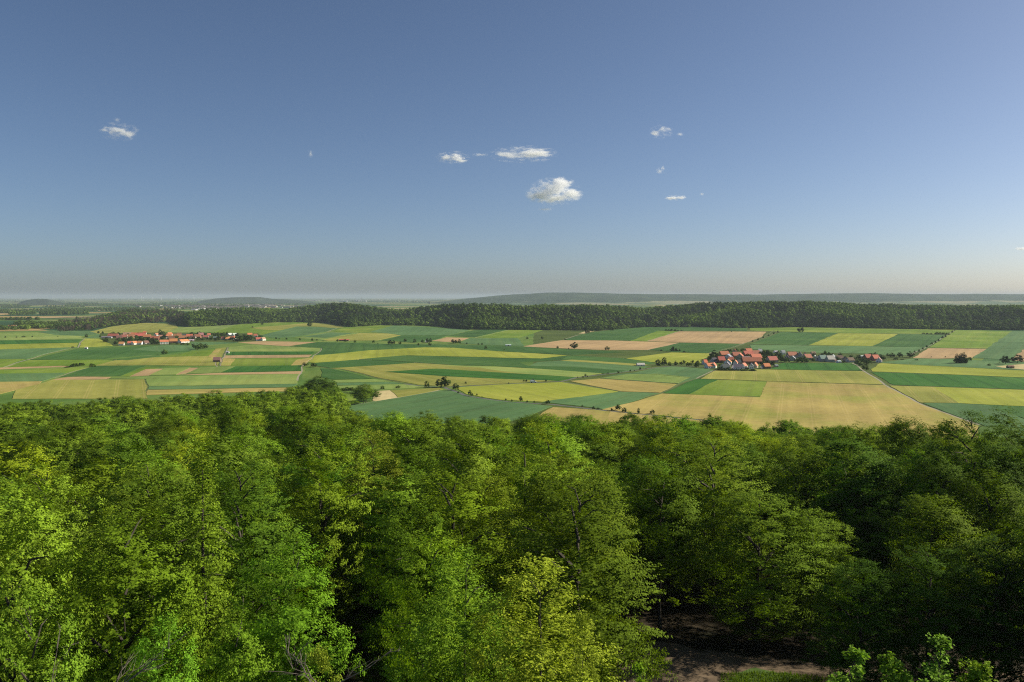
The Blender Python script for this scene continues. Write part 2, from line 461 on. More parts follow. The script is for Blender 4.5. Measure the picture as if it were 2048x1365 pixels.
# strips: (kind, half width m, sheet, points)
STRIPS = [
 ('path',2.2,1,[(20,612),(215,550),(400,497),(540,465),(600,455)]),
 ('path',2.4,1,[(608,457),(640,415),(668,383)]),
 ('verge',3,1,[(1725,600),(1790,455)]), ('path',1.6,1,[(1733,600),(1798,455)]),
 ('path',2,1,[(820,585),(1000,592),(1300,582),(1700,572),(1700,605)]) ,
 ('verge',1.6,1,[(740,603),(1700,572)]),
 ('verge',1.5,1,[(850,702),(1140,705),(1158,762),(1160,800)]),
 ('verge',1.5,1,[(230,552),(760,552),(1000,558)]),
 ('verge',2,1,[(590,468),(1000,452),(1500,438)]),
 ('path',1.5,1,[(440,695),(560,650),(690,615)]),
 ('path',1.6,1,[(880,555),(1270,505),(1480,488)]),
 ('verge',1.5,1,[(1175,676),(1400,668)]), ('verge',1.5,1,[(1485,662),(1750,654),(2363,641)]),
 ('verge',1.5,1,[(1730,600),(2383,598)]),
 ('path',2.0,2,[(570,460),(555,485),(500,520),(480,545),(415,590),(395,650),(375,715)]),
 ('verge',2.0,2,[(0,430),(300,448),(560,460)]),
 ('path',2.2,2,[(610,330),(650,315),(700,298)]),
 ('verge',2.2,2,[(560,400),(1040,408),(1400,425),(2048,440),(2600,475),(3200,485)]),
 ('path',1.6,2,[(840,550),(1050,556),(1330,575),(1640,597),(1800,603)]),
 ('verge',2.5,2,[(500,600),(640,620),(720,625),(980,690),(1200,735),(1350,758)]),
 ('path',1.8,2,[(1570,362),(1760,320),(1850,312)]),('path',2.2,2,[(1775,378),(2040,317)]),
 ('path',1.8,3,[(0,318),(60,316)]), ('path',3,3,[(340,319),(620,320),(700,317)]),
 ('path',2.2,3,[(500,392),(600,360),(670,345)]), ('verge',2,3,[(170,447),(300,425),(480,398)]),
 ('path',2.2,3,[(1160,404),(1410,328)]), ('path',2,3,[(1160,475),(1410,419)]),
 ('verge',3,3,[(1640,505),(1720,490),(1920,427),(2048,380),(2120,345),(2160,318)]),
 ('path',1.8,3,[(1580,506),(1640,500),(1800,460),(1930,420)]),
 ('verge',2.0,3,[(540,517),(900,530),(1230,577)]),
 ('verge',2.5,3,[(780,700),(1100,720),(1410,744)]), ('verge',1.6,3,[(1040,662),(1250,668),(1500,695)]),
 ('path',1.6,3,[(480,724),(700,760),(945,803)]), ('verge',2.4,3,[(500,730),(960,806),(1280,816)]),
 ('verge',2.6,3,[(1700,628),(1620,668),(1540,703),(1410,744),(1270,816),(1150,848)]),
 ('path',1.6,3,[(1700,628),(1542,700)]),
 ('path',1.4,3,[(1280,818),(1480,826),(2052,848)]),
 ('verge',2,4,[(0,687),(400,695),(1010,714)]), ('verge',1.6,4,[(0,410),(440,417),(920,424),(1330,432)]),
 ('verge',1.8,4,[(1340,434),(1800,441),(2300,446)]), ('verge',2.4,4,[(870,612),(1500,636),(2300,668)]),
 ('verge',2.4,4,[(960,547),(1200,563),(1750,590),(2300,618)]), ('verge',2,4,[(1040,714),(1400,724),(2300,757)]),
 ('verge',3,4,[(0,396),(100,362),(220,314)]),
 ('path',2.4,4,[(650,478),(760,470),(900,482)]),
 ('path',4,4,[(500,283),(900,287),(1300,298)]),
 ('path',2.2,4,[(1160,492),(1222,475),(1340,420),(1540,298)]),
 ('verge',1.8,4,[(860,612),(1018,712),(1150,785),(1310,862),(1500,940),(1690,1006)]),
 ('path',2.4,4,[(770,546),(850,605),(1010,710),(1130,775),(1300,860),(1500,943),(1700,1012)]),
 ('path',1.5,4,[(1040,710),(1180,714)]),
 ('verge',3.4,2,[(1210,744),(1350,760),(1540,768),(1800,752),(2048,742),(2449,722),(2569,692),(2900,655),(3209,612)]),
 ('verge',3.4,2,[(1540,770),(1620,800),(1700,832),(1900,866),(2048,884),(2389,905),(2819,955),(3169,990),(3700,1040)]),
 ('road',3.0,2,[(1210,742),(1350,760),(1540,768),(1800,752),(2048,742),(2449,722),(2569,692),(2900,655),(3209,612),(3329,600),(3600,610)]),
 ('road',3.2,2,[(1540,768),(1560,780),(1620,800),(1700,832),(1900,866),(2048,884),(2389,905),(2819,955),(3169,990),(3700,1040)]),
 ('path',2.4,2,[(640,937),(760,915),(960,885),(1165,852),(1340,822),(1500,790)]),
]

def build_fields():
    polys = []   # (priority order, key, pts2d)
    for k, c, pts in FIELDS:
        polys.append((k, [gp(c, *p) for p in pts]))
    for k, hw, c, pts in STRIPS:
        q = [Vector(gp(c, *p)) for p in pts]
        L, Rr = [], []
        for i, p in enumerate(q):
            d = (q[min(i + 1, len(q) - 1)] - q[max(i - 1, 0)]).normalized()
            n = Vector((-d.y, d.x)) * hw * (.5 if k == 'path' else .62 if k == 'road' else .7) * (1 + .12 * math.sin(i * 2.3))
            L.append(tuple(p + n)); Rr.append(tuple(p - n))
        polys.append((k, L + Rr[::-1]))
    verts, edges, faces = [], [], []
    jr = random.Random(3)
    def warp(x, y):
        return (x + 3.0 * mnoise.noise(Vector((x * .012, y * .012, 0))) + .9 * mnoise.noise(Vector((x * .08, y * .08, 5))),
                y + 4.0 * mnoise.noise(Vector((x * .012, y * .012, 9))) + 1.3 * mnoise.noise(Vector((x * .08, y * .08, 7))))
    for pi_, (k, pts) in enumerate(polys):
        q = []
        for i in range(len(pts)):
            x1, y1 = pts[i]; x2, y2 = pts[(i + 1) % len(pts)]
            n_ = max(1, int(math.hypot(x2 - x1, y2 - y1) / (12 if min(y1, y2) < 1500 else 28)))
            q += [warp(x1 + (x2 - x1) * j / n_, y1 + (y2 - y1) * j / n_) for j in range(n_)]
        pts = q
        b = len(verts)
        a = 0
        for i in range(len(pts)):
            x1, y1 = pts[i]; x2, y2 = pts[(i + 1) % len(pts)]
            a += x1 * y2 - x2 * y1
        if a < 0: pts.reverse()
        verts += [Vector((x + jr.uniform(-.03, .03), y + jr.uniform(-.03, .03))) for x, y in pts]
        faces.append(list(range(b, b + len(pts))))
    ov, oe, of, _, _, orig = delaunay_2d_cdt(verts, [], faces, 0, 1e-4)
    owner = []
    groups = {}
    for fi, f in enumerate(of):
        o = orig[fi]
        if not o: continue
        groups.setdefault(max(o), []).append(f)
    TOP = dict(road=.06, path=.05, verge=.12)
    names = dict(road='road', path='farm_track', verge='grass_verge_shade')
    cropname = dict(B='barley_field', G='meadow', O='ripening_field', D='grain_field', K='beet_field', T='wheat_field', P='pale_crop_field',
                    N='stubble_field', R='bare_field', S='mown_field', V='garden_land', L='grass_land')
    for gi, fl in sorted(groups.items()):
        k = polys[gi][0]
        h = TOP.get(k, {'R': .15, 'S': .15, 'N': .3, 'V': .03, 'L': .04, 'G': .2}.get(k, .35))
        ed = {}
        used = {}
        vv, ff = [], []
        def vid(i, top=True):
            if (i, top) not in used:
                used[(i, top)] = len(vv)
                vv.append((ov[i].x, ov[i].y, h if top else -.02))
            return used[(i, top)]
        for f in fl:
            ff.append(tuple(vid(i) for i in f))
            for a, b2 in zip(f, f[1:] + f[:1]):
                ed[(a, b2)] = 1
        for (a, b2) in ed:
            if (b2, a) not in ed:
                ff.append((vid(b2), vid(a), vid(a, False), vid(b2, False)))
        me = bpy.data.meshes.new(names.get(k, cropname.get(k, 'field')))
        me.from_pydata(vv, [], ff)
        if k in FM:
            me.materials.append(FM[k])
            pts = polys[gi][1]
            best, bd = 0, None
            for i in range(len(pts)):
                d = Vector(pts[(i + 1) % len(pts)]) - Vector(pts[i])
                # rows run with the edge that points most nearly away from the viewer
                s = abs(d.y) * 1.0 + abs(d.x) * .15
                if s > best: best, bd = s, d.normalized()
            uvl = me.uv_layers.new(name='rows')
            for li, lp in enumerate(me.loops):
                x, y, z = vv[lp.vertex_index]
                uvl.data[li].uv = (x * -bd.y + y * bd.x, x * bd.x + y * bd.y)
        else:
            me.materials.append({'road': road_m, 'path': path_m, 'verge': verge_shade_m}[k])
        me.update()
        nm = me.name
        o = obj(names.get(k, cropname.get(k, 'field')), me)
        o['kind'] = 'structure'
build_fields()

# ------------------------------------------------------------------ hill under the near forest
def fedge(px):   # distance of the forest's far edge by bearing
    return interp(px, [(-400, 640), (560, 640), (600, 690), (675, 690), (700, 500), (1000, 490), (1600, 480), (2048, 470), (2600, 450)])
def hill_z(x, y):
    r = math.hypot(x, y)
    if y <= 5:
        px = 2600 if x > 0 else -400
        if abs(x) < 30: px = 1024
    else:
        px = max(-400, min(2600, 1024 + F * x / y))
    e = fedge(px)
    left = interp(r, [(0, 60), (50, 58), (100, 55), (150, 50), (200, 44.5), (230, 41.5), (300, 34), (450, 20), (560, 9), (640, 1.5), (690, -1), (760, -3)])
    right = interp(r, [(0, 60), (50, 58), (100, 55), (150, 49), (200, 42), (230, 38), (300, 27), (400, 12), (460, 3), (500, -1), (600, -3)])
    tt = min(1, max(0, (px - 640) / 90))
    z = left * (1 - tt) + right * tt
    z += 1.2 * mnoise.noise(Vector((x * .012, y * .012, 3))) * min(1, max(0, z / 10))
    return z
def forest_floor():
    xs = np.arange(-640, 641, 8.0); ys = np.arange(-160, 801, 8.0)
    vv = [(x, y, hill_z(x, y)) for y in ys for x in xs]
    nx = len(xs)
    ff = [(j * nx + i, j * nx + i + 1, (j + 1) * nx + i + 1, (j + 1) * nx + i) for j in range(len(ys) - 1) for i in range(nx - 1)]
    m, t, b = new_mat('leaf_litter')
    g = N(t, 'ShaderNodeTexCoord')
    f = noise_n(t, g.outputs['Object'], .8, 5, .7)
    f2 = noise_n(t, g.outputs['Object'], .08, 3, .6)
    c = mixc(t, mrange(t, f, .35, .65, 0, 1), (.020, .015, .008, 1), (.055, .040, .020, 1))
    c = mixc(t, mrange(t, f2, .5, .7, 0, .6), c, (.02, .032, .01, 1))
    t.links.new(c, b.inputs['Base Color'])
    me = mesh_np('forest_floor', vv, ff, 4, [m])
    me.polygons.foreach_set('use_smooth', [True] * len(ff))
    return tag(obj('forest_floor', me), kind='structure')
forest_floor()

# ------------------------------------------------------------------ wooded ridge and distant hills
CREST = [(-300, 676), (60, 672), (130, 655), (190, 634), (230, 625), (260, 621), (340, 620), (365, 625), (420, 618), (500, 617), (560, 620), (600, 615), (640, 609),
         (690, 606), (740, 613), (797, 621), (850, 614), (900, 609), (930, 607), (1000, 611), (1060, 611), (1180, 611), (1290, 616), (1400, 607),
         (1500, 603), (1600, 603), (1700, 608), (1800, 610), (1900, 612), (2048, 613), (2400, 612)]
WBASE = [(-300, 672), (60, 668), (140, 663), (180, 661), (220, 653), (290, 647), (340, 644), (380, 655), (460, 651), (500, 648), (560, 645), (640, 646),
         (703, 655), (760, 651), (850, 652), (940, 660), (1000, 660), (1100, 661), (1198, 662), (1290, 655), (1400, 655), (1480, 657), (1540, 656),
         (1600, 655), (1700, 657), (1900, 660), (2048, 661), (2400, 661)]
TREEH = 15.0
def ridge_y0(px): return H * F / (interp(px, WBASE) - HOR)
def ridge_z(px, y):
    y0 = ridge_y0(px)
    dc = 620.0 + 160 * math.sin(px * .011)
    yc = y0 + dc
    zc = H - (interp(px, CREST) - HOR) / F * yc - TREEH
    zc = max(zc, 0)
    u = (y - y0) / dc
    if u < 0: return -2.0 + u * 6
    n = 9 * mnoise.fractal(Vector((px * .017, y * .004, 1.3)), .8, 2.1, 4) * min(1, u * 3)
    if u < 1: s = math.sin(u * math.pi / 2) ** 1.15
    else: s = max(0, 1 - ((u - 1) / 1.25) ** 2)
    return -1.0 + (zc + 1) * s + n * (1 - .7 * math.exp(-((u - 1) / .3) ** 2)) * min(1, zc / 20)
def ridge():
    pxs = np.arange(-320, 2401, 10.0)
    us = np.concatenate([np.linspace(-.05, 2.2, 50), [2.3, 2.6]])
    vv = []
    for u in us:
        for px in pxs:
            dc = 620.0 + 160 * math.sin(px * .011)
            y = ridge_y0(px) + u * dc
            vv.append(((px - 1024) / F * y, y, ridge_z(px, y) if u < 2.3 else -3))
    nx = len(pxs)
    ff = [(j * nx + i, j * nx + i + 1, (j + 1) * nx + i + 1, (j + 1) * nx + i) for j in range(len(us) - 1) for i in range(nx - 1)]
    m = simple_mat('wood_floor', (.03, .045, .022), 1, .3, .02)
    return tag(obj('hill', mesh_np('hill', vv, ff, 4, [m])), 'long low wooded ridge behind the villages', kind='structure')
ridge()

def far_hill(name, prof, ybase, depth, label):
    """prof: crest pixels; a long hill at distance"""
    px0, px1 = prof[0][0], prof[-1][0]
    pxs = np.linspace(px0, px1, 160)
    vv = []
    us = np.linspace(0, 2, 26)
    for u in us:
        for px in pxs:
            y = ybase + u * depth
            zc = max(0, H - (interp(px, prof) - HOR) / F * (ybase + depth))
            s = math.sin(min(1, u) * math.pi / 2) if u <= 1 else 1 - (u - 1) ** 2
            n = zc * .16 * mnoise.fractal(Vector((px * .02, y * .0006, 5)), .8, 2.1, 4) * math.sin(math.pi * min(1, u)) if u < 1 else 0
            vv.append(((px - 1024) / F * y, y, -2 + (zc + 2) * s + n))
    nx = len(pxs)
    ff = [(j * nx + i, j * nx + i + 1, (j + 1) * nx + i + 1, (j + 1) * nx + i) for j in range(len(us) - 1) for i in range(nx - 1)]
    me = mesh_np(name, vv, ff, 4, [farhill_m if ybase == 10500 else farwood_m])
    me.polygons.foreach_set('use_smooth', [True] * len(ff))
    return tag(obj(name, me), label, kind='structure')
m, t, b = new_mat('far_woodland')
b.inputs['Specular IOR Level'].default_value = .02
g = N(t, 'ShaderNodeTexCoord')
f = noise_n(t, g.outputs['Object'], .0022, 6, .65)
sepz = N(t, 'ShaderNodeSeparateXYZ'); t.links.new(g.outputs['Object'], sepz.inputs[0])
lowm = mrange(t, math_n(t, 'ADD', sepz.outputs[2], mrange(t, noise_n(t, g.outputs['Object'], .0006, 4), .3, .7, -45, 45)), 22, 30, 1, 0)
fld = mixc(t, mrange(t, noise_n(t, g.outputs['Object'], .0011, 2), .45, .55, 0, 1), (.10, .15, .06, 1), (.26, .25, .13, 1))
c = mixc(t, mrange(t, f, .35, .65, 0, 1), (.022, .042, .018, 1), (.05, .08, .032, 1))
c = mixc(t, lowm, c, fld)
t.links.new(c, b.inputs['Base Color'])
farhill_m = m
farwood_m = simple_mat('knoll_woodland', (.035, .055, .024), 1, .4, .004)
far_hill('hill', [(860, 602), (900, 600), (950, 596), (1000, 591), (1060, 588), (1100, 585.5), (1150, 585.5), (1200, 587), (1280, 588.5), (1400, 589), (1500, 590), (1560, 589), (1620, 588),
         (1700, 587), (1760, 587), (1820, 588.5), (1900, 589), (1950, 588), (2048, 589), (2400, 590)], 10500, 3800, 'hazy blue-green range of hills on the right horizon')
far_hill('hill', [(395, 604), (410, 601), (430, 597.5), (460, 595.5), (490, 594.5), (520, 594.5), (545, 598), (580, 599.5), (610, 602), (630, 605)], 11500, 1800, 'flat topped wooded hill on the left horizon')
far_hill('hill', [(38, 606), (55, 600.5), (75, 598), (95, 598.5), (115, 603), (130, 606)], 9500, 1200, 'small dark wooded knoll at the far left')

# ------------------------------------------------------------------ leaves and trees
def leaf_material(name, base, transl, varamt=.3):
    m, t, b = new_mat(name)
    oi = N(t, 'ShaderNodeObjectInfo')
    geo = N(t, 'ShaderNodeNewGeometry')
    tc = N(t, 'ShaderNodeTexCoord')
    ramp = N(t, 'ShaderNodeValToRGB')
    el = ramp.color_ramp.elements
    cs = [(0, (.55, .66, .6)), (.25, (.85, .9, .9)), (.5, (1.0, 1.0, 1.0)), (.72, (1.16, 1.14, 1.0)), (.9, (.7, .86, .85)), (1, (1.25, 1.22, 1.1))]
    while len(el) < len(cs): el.new(.5)
    for e, (p, c) in zip(el, cs):
        e.position = p; e.color = (*c, 1)
    t.links.new(oi.outputs['Random'], ramp.inputs[0])
    c0 = mixc(t, 1.0, (*base, 1), ramp.outputs[0], 'MULTIPLY')
    c0 = mixc(t, 1.0, c0, oi.outputs['Color'], 'MULTIPLY')
    if name == 'distant_leaves':      # stands of lighter and darker species
        st_ = noise_n(t, geo.outputs['Position'], .0045, 4, .6)
        c0 = mixc(t, mrange(t, st_, .38, .62, 0, 1), mixc(t, 1.0, c0, (.5, .55, .62, 1), 'MULTIPLY'), mixc(t, 1.0, c0, (1.5, 1.5, 1.1, 1), 'MULTIPLY'))
    isl = geo.outputs['Random Per Island']
    v = math_n(t, 'ADD', mrange(t, isl, 0, 1, 1 - varamt, 1 + varamt), mrange(t, noise_n(t, tc.outputs['Object'], .45, 3), .3, .7, -.18, .18))
    hue = mixc(t, mrange(t, isl, .0, 1, 0, .3), c0, mixc(t, 1.0, c0, (1.3, 1.15, .8, 1), 'MULTIPLY'))
    sc = N(t, 'ShaderNodeVectorMath', operation='SCALE'); t.links.new(hue, sc.inputs[0]); t.links.new(v, sc.inputs['Scale'])
    t.links.new(sc.outputs[0], b.inputs['Base Color'])
    b.inputs['Roughness'].default_value = .75
    b.inputs['Specular IOR Level'].default_value = .03
    tr = N(t, 'ShaderNodeBsdfTranslucent')
    tcol = mixc(t, 1.0, sc.outputs[0], (1.25, 1.3, .5, 1), 'MULTIPLY')
    t.links.new(tcol, tr.inputs['Color'])
    mx = N(t, 'ShaderNodeMixShader'); mx.inputs[0].default_value = transl
    t.links.new(b.outputs[0], mx.inputs[1]); t.links.new(tr.outputs[0], mx.inputs[2])
    t.links.new(mx.outputs[0], t.nodes['Material Output'].inputs['Surface'])
    return m
leaf_m = leaf_material('leaves', (.185, .272, .026), .28)
birch_m = leaf_material('small_leaves', (.24, .315, .036), .28)
dark_m = leaf_material('distant_leaves', (.125, .185, .042), .15, .3)
conif_m = leaf_material('needles', (.040, .056, .026), .1, .25)
bare_m = leaf_material('bare_crowns', (.13, .10, .075), .1, .25)
bark_m = simple_mat('bark', (.07, .06, .045), .95, .4, 3)
dead_m = simple_mat('dead_wood', (.16, .135, .105), .95, .35, 3)

def crown_mesh(name, seed, Ht, Rad, zb, nb, nspray, m, ls, style='beech', mat=None, spl=.9, outw=.6):
    g = np.random.default_rng(seed)
    t = ((np.arange(nb) + g.random(nb)) / nb)
    t = t ** (.9 if style != 'cone' else 1.15)
    if style == 'beech':
        env = np.clip(1 - t ** 3.8, 0.02, 1) ** .42 * (.66 + .34 * np.minimum(1, t / .35))
        lift = .7
    elif style == 'birch':
        env = np.clip(1 - t ** 2.6, 0.02, 1) ** .55 * (.6 + .4 * np.minimum(1, t / .3))
        lift = .5
    elif style == 'round':
        env = np.sqrt(np.clip(1 - (2 * t - .9) ** 2 * .8, .05, 1)) * np.clip(1.15 - t ** 4, .1, 1)
        lift = .4
    elif style == 'young':
        env = np.clip(1 - t, .04, 1) ** .75
        lift = 1.1
    else:
        env = np.clip(1 - t, .04, 1) ** .85
        lift = -.12
    phi = np.arange(nb) * 2.39996 + g.normal(0, .35, nb)
    L = Rad * env * g.uniform(.72, 1.22, nb)
    ze = zb + (Ht - zb) * t
    # lopsided crowns
    L *= 1 + .18 * np.cos(phi - g.uniform(0, 6.28))
    end = np.stack([L * np.cos(phi), L * np.sin(phi), ze], 1)
    org = np.stack([0 * L, 0 * L, np.clip(ze - lift * (L + .12 * Rad) - .3, zb * .5, Ht)], 1)
    d = end - org
    ln = np.linalg.norm(d, axis=1, keepdims=True)
    d = d / ln
    side = np.cross(d, np.array([0, 0, 1.0])); side /= np.linalg.norm(side, axis=1, keepdims=True) + 1e-6
    nrm = np.cross(side, d)
    wgt = ln[:, 0] ** 1.25 + .15 * Rad
    bi = g.choice(nb, nspray, p=wgt / wgt.sum())
    # foliage gathers in tufts along each bough
    ncl = max(nb * 2, int(nspray / (9 if nspray > 1000 else 7)))
    cb = g.choice(nb, ncl, p=wgt / wgt.sum())
    cs = 1 - g.random(ncl) ** 1.5 * (.72 if style != 'cone' else .9)
    cl_ = np.clip(g.normal(0, .6, ncl), -1.4, 1.4)
    ci = g.integers(0, ncl, nspray)
    bi = cb[ci]
    tuft = .13 * Rad * g.uniform(.6, 1.3, ncl)[ci]
    s = np.clip(cs[ci] + g.normal(0, .5, nspray) * tuft / ln[bi, 0], .08, 1.12)
    wid = (.16 + .30 * np.sin(np.pi * np.clip(cs[ci], 0, 1) ** .8)) * ln[bi, 0]
    if style == 'cone': wid *= .75
    lat = cl_[ci] + np.clip(g.normal(0, .5, nspray), -1, 1) * tuft / (wid + .01)
    ver = g.normal(0, 1, ncl)[ci] * (.10 * ln[bi, 0] + .2) + np.abs(g.normal(0, .55, nspray)) * tuft
    droop = (.10 if style == 'beech' else .2) * ln[bi, 0] * (s ** 3) + .28 * np.abs(lat) * wid * .7
    sp = org[bi] + d[bi] * (ln[bi] * s[:, None]) + side[bi] * (lat * wid)[:, None] + nrm[bi] * ver[:, None]
    sp[:, 2] -= droop
    # some interior fill
    sd_ = d[bi] + side[bi] * (lat * .9)[:, None] + g.normal(0, .22, (nspray, 3))
    sd_[:, 2] -= .25 * s
    sd_ /= np.linalg.norm(sd_, axis=1, keepdims=True)
    ss = np.cross(sd_, nrm[bi] + g.normal(0, .25, (nspray, 3))); ss /= np.linalg.norm(ss, axis=1, keepdims=True)
    sn = np.cross(ss, sd_)
    n = nspray * m
    k = np.tile(np.arange(m), nspray)
    ri = np.repeat(np.arange(nspray), m)
    u = (k + g.random(n)) / m * spl * g.uniform(.7, 1.2, nspray)[ri]
    sg = np.where(k % 2 == 0, 1.0, -1.0)
    p0 = sp[ri] + sd_[ri] * u[:, None] + g.normal(0, .06 * spl, (n, 3))
    ld = sd_[ri] * .55 + ss[ri] * (sg * .85)[:, None] + g.normal(0, .28, (n, 3))
    ld /= np.linalg.norm(ld, axis=1, keepdims=True)
    ln2 = sn[ri] + g.normal(0, .42, (n, 3))
    ln2 *= np.where(ln2[:, 2:3] < 0, -1.0, 1.0)
    cen = np.array([0, 0, zb + .5 * (Ht - zb)])
    outv = (p0 - cen) / np.array([Rad, Rad, .5 * (Ht - zb)])
    outv[:, 2] = outv[:, 2] * .8 + .15
    outv /= np.linalg.norm(outv, axis=1, keepdims=True) + 1e-6
    ln2 /= np.linalg.norm(ln2, axis=1, keepdims=True) + 1e-6
    ln2 = ln2 * (1 - outw) + outv * outw + g.normal(0, .22, (n, 3)) * (1 - outw * .5)
    ln2 /= np.linalg.norm(ln2, axis=1, keepdims=True) + 1e-6
    ld -= ln2 * np.sum(ld * ln2, axis=1, keepdims=True) * .85
    ld /= np.linalg.norm(ld, axis=1, keepdims=True) + 1e-6
    lw = np.cross(ld, ln2); lw /= np.linalg.norm(lw, axis=1, keepdims=True) + 1e-6
    l = ls * g.uniform(.65, 1.3, n)[:, None]
    p1 = p0 + ld * l * .5 + lw * l * .34
    p2 = p0 + ld * l - np.array([0, 0, 1]) * l * .15
    p3 = p0 + ld * l * .5 - lw * l * .34
    V = np.stack([p0, p1, p2, p3], 1).reshape(-1, 3)
    V[:, 2] = np.maximum(V[:, 2], .15)
    Fc = np.arange(4 * n).reshape(-1, 4)
    return mesh_np(name, V, Fc, 4, [mat or leaf_m]), (org, end)

def trunk_mesh(name, seed, Ht, limbs, r0=.28, nl=14, sides=7, mat=None, lean=0.0):
    g = random.Random(seed)
    mb = MB()
    k = 7
    pts = [Vector((lean * Ht * (i / k) ** 1.3 + g.uniform(-.1, .1) * (i > 0), g.uniform(-.1, .1) * (i > 0), Ht * .96 * i / k)) for i in range(k + 1)]
    mb.tube(pts, [r0 * (1.25 if i == 0 else 1) * (1 - .93 * i / k) + .015 for i in range(k + 1)], sides)
    org, end = limbs
    idx = list(range(len(org))); g.shuffle(idx)
    for i in idx[:nl]:
        a, b2 = Vector(org[i]), Vector(end[i])
        a.x += lean * Ht * (a.z / Ht) ** 1.3
        mid = a.lerp(b2, .5) + Vector((g.uniform(-.2, .2), g.uniform(-.2, .2), .12 * (b2 - a).length))
        e = a.lerp(b2, .9); e.z -= .08 * (b2 - a).length
        L = (b2 - a).length
        mb.tube([a, mid, e], [.022 * L + .015, .014 * L + .01, .012], 5, False)
    return mb.mesh(name, mat or bark_m)

VAR = {}
def variant(key, seed, Ht, Rad, zb, nb, nspray, m, ls, style='beech', mat=None, spl=.9, r0=.3, nl=14, sides=7, tmat=None, outw=.6):
    cm, lim = crown_mesh('crown', seed, Ht, Rad, zb, nb, nspray, m, ls, style, mat, spl, outw)
    tm = trunk_mesh('trunk', seed, Ht * (.8 if style == 'beech' else .97), lim, r0, nl, sides, tmat)
    VAR[key] = (cm, tm, Ht, Rad)
# near trees (leaf by leaf)
for i in range(4):
    variant(('near', i), 11 + i, 27, 5.2, 4, 60 + 6 * i, 5600, 11, .195, 'beech', spl=.85, nl=14, r0=.24, outw=.75)
variant(('larch', 0), 31, 29, 3.6, 5, 130, 4600, 9, .19, 'cone', spl=.7, nl=60, r0=.3, outw=.4)
variant(('birch', 0), 41, 26, 4.6, 4, 110, 6400, 9, .17, 'birch', mat=birch_m, spl=.7, nl=8, r0=.17, outw=.5)
variant(('birch', 1), 42, 25, 3.2, 5, 80, 4000, 9, .17, 'birch', mat=birch_m, spl=.7, nl=6, r0=.13, outw=.5)
variant(('young', 0), 51, 27, 1.5, 20.5, 70, 1500, 9, .17, 'young', mat=birch_m, spl=.45, nl=20, r0=.12, outw=.4)
variant(('young', 1), 52, 27, 1.5, 20.5, 55, 1300, 9, .17, 'young', mat=birch_m, spl=.45, nl=20, r0=.12, outw=.4)
# mid distance
for i in range(5):
    variant(('mid', i), 61 + i, 26, 5.4, 9, 46 + 5 * i, 4000, 8, .29, 'beech', spl=1.2, nl=6, r0=.22, outw=.88)
for i in range(4):
    variant(('far', i), 81 + i, 26, 5.6, 9, 30 + 4 * i, 1900, 6, .52, 'beech', spl=1.4, nl=3, sides=5, outw=.88)
# farmland trees and bushes
for i in range(3):
    variant(('field', i), 91 + i, 10, 3.6, 1.8, 22, 420, 6, .72, 'round', mat=dark_m, spl=1.0, nl=4, sides=5, r0=.22, outw=.8)
variant(('spruce', 0), 95, 14, 3.0, 1, 40, 520, 5, .7, 'cone', mat=dark_m, spl=.9, nl=3, sides=5, r0=.2)
for i in range(2):
    variant(('bush', i), 97 + i, 3.2, 2.3, .2, 12, 220, 6, .55, 'round', mat=dark_m, spl=.8, nl=3, sides=4, r0=.08, outw=.8)
for i in range(3):
    variant(('wood', i), 101 + i, 16, 4.6, 2, 16, 110, 5, 1.7, 'beech', mat=dark_m, spl=2.0, nl=0, sides=4, outw=.85)
variant(('woodb', 0), 107, 16, 4.0, 2, 16, 80, 5, 1.3, 'beech', mat=bare_m, spl=2.0, nl=0, sides=4, outw=.6)
variant(('woodc', 0), 105, 18, 3.3, 1, 18, 100, 5, 1.4, 'cone', mat=conif_m, spl=1.4, nl=0, sides=4, outw=.8)

def plant_tree(key, x, y, z, ht, width=None, rz=None, color=(1, 1, 1), name='tree', label='tree', cat='tree', group=None, lean=0):
    cm, tm, h0, r0 = VAR[key]
    e = bpy.data.objects.new(name, None)
    e.empty_display_size = .5
    col.objects.link(e)
    e.location = (x, y, z)
    sz = ht / h0
    sx = (width / 2 / r0) if width else sz
    e.scale = (sx, sx, sz)
    e.rotation_euler = (lean * .3, lean, rnd.uniform(0, 6.28) if rz is None else rz)
    tag(e, label, cat, group)
    c = obj('crown', cm, e); c.color = (*color, 1)
    obj('trunk', tm, e)
    return e

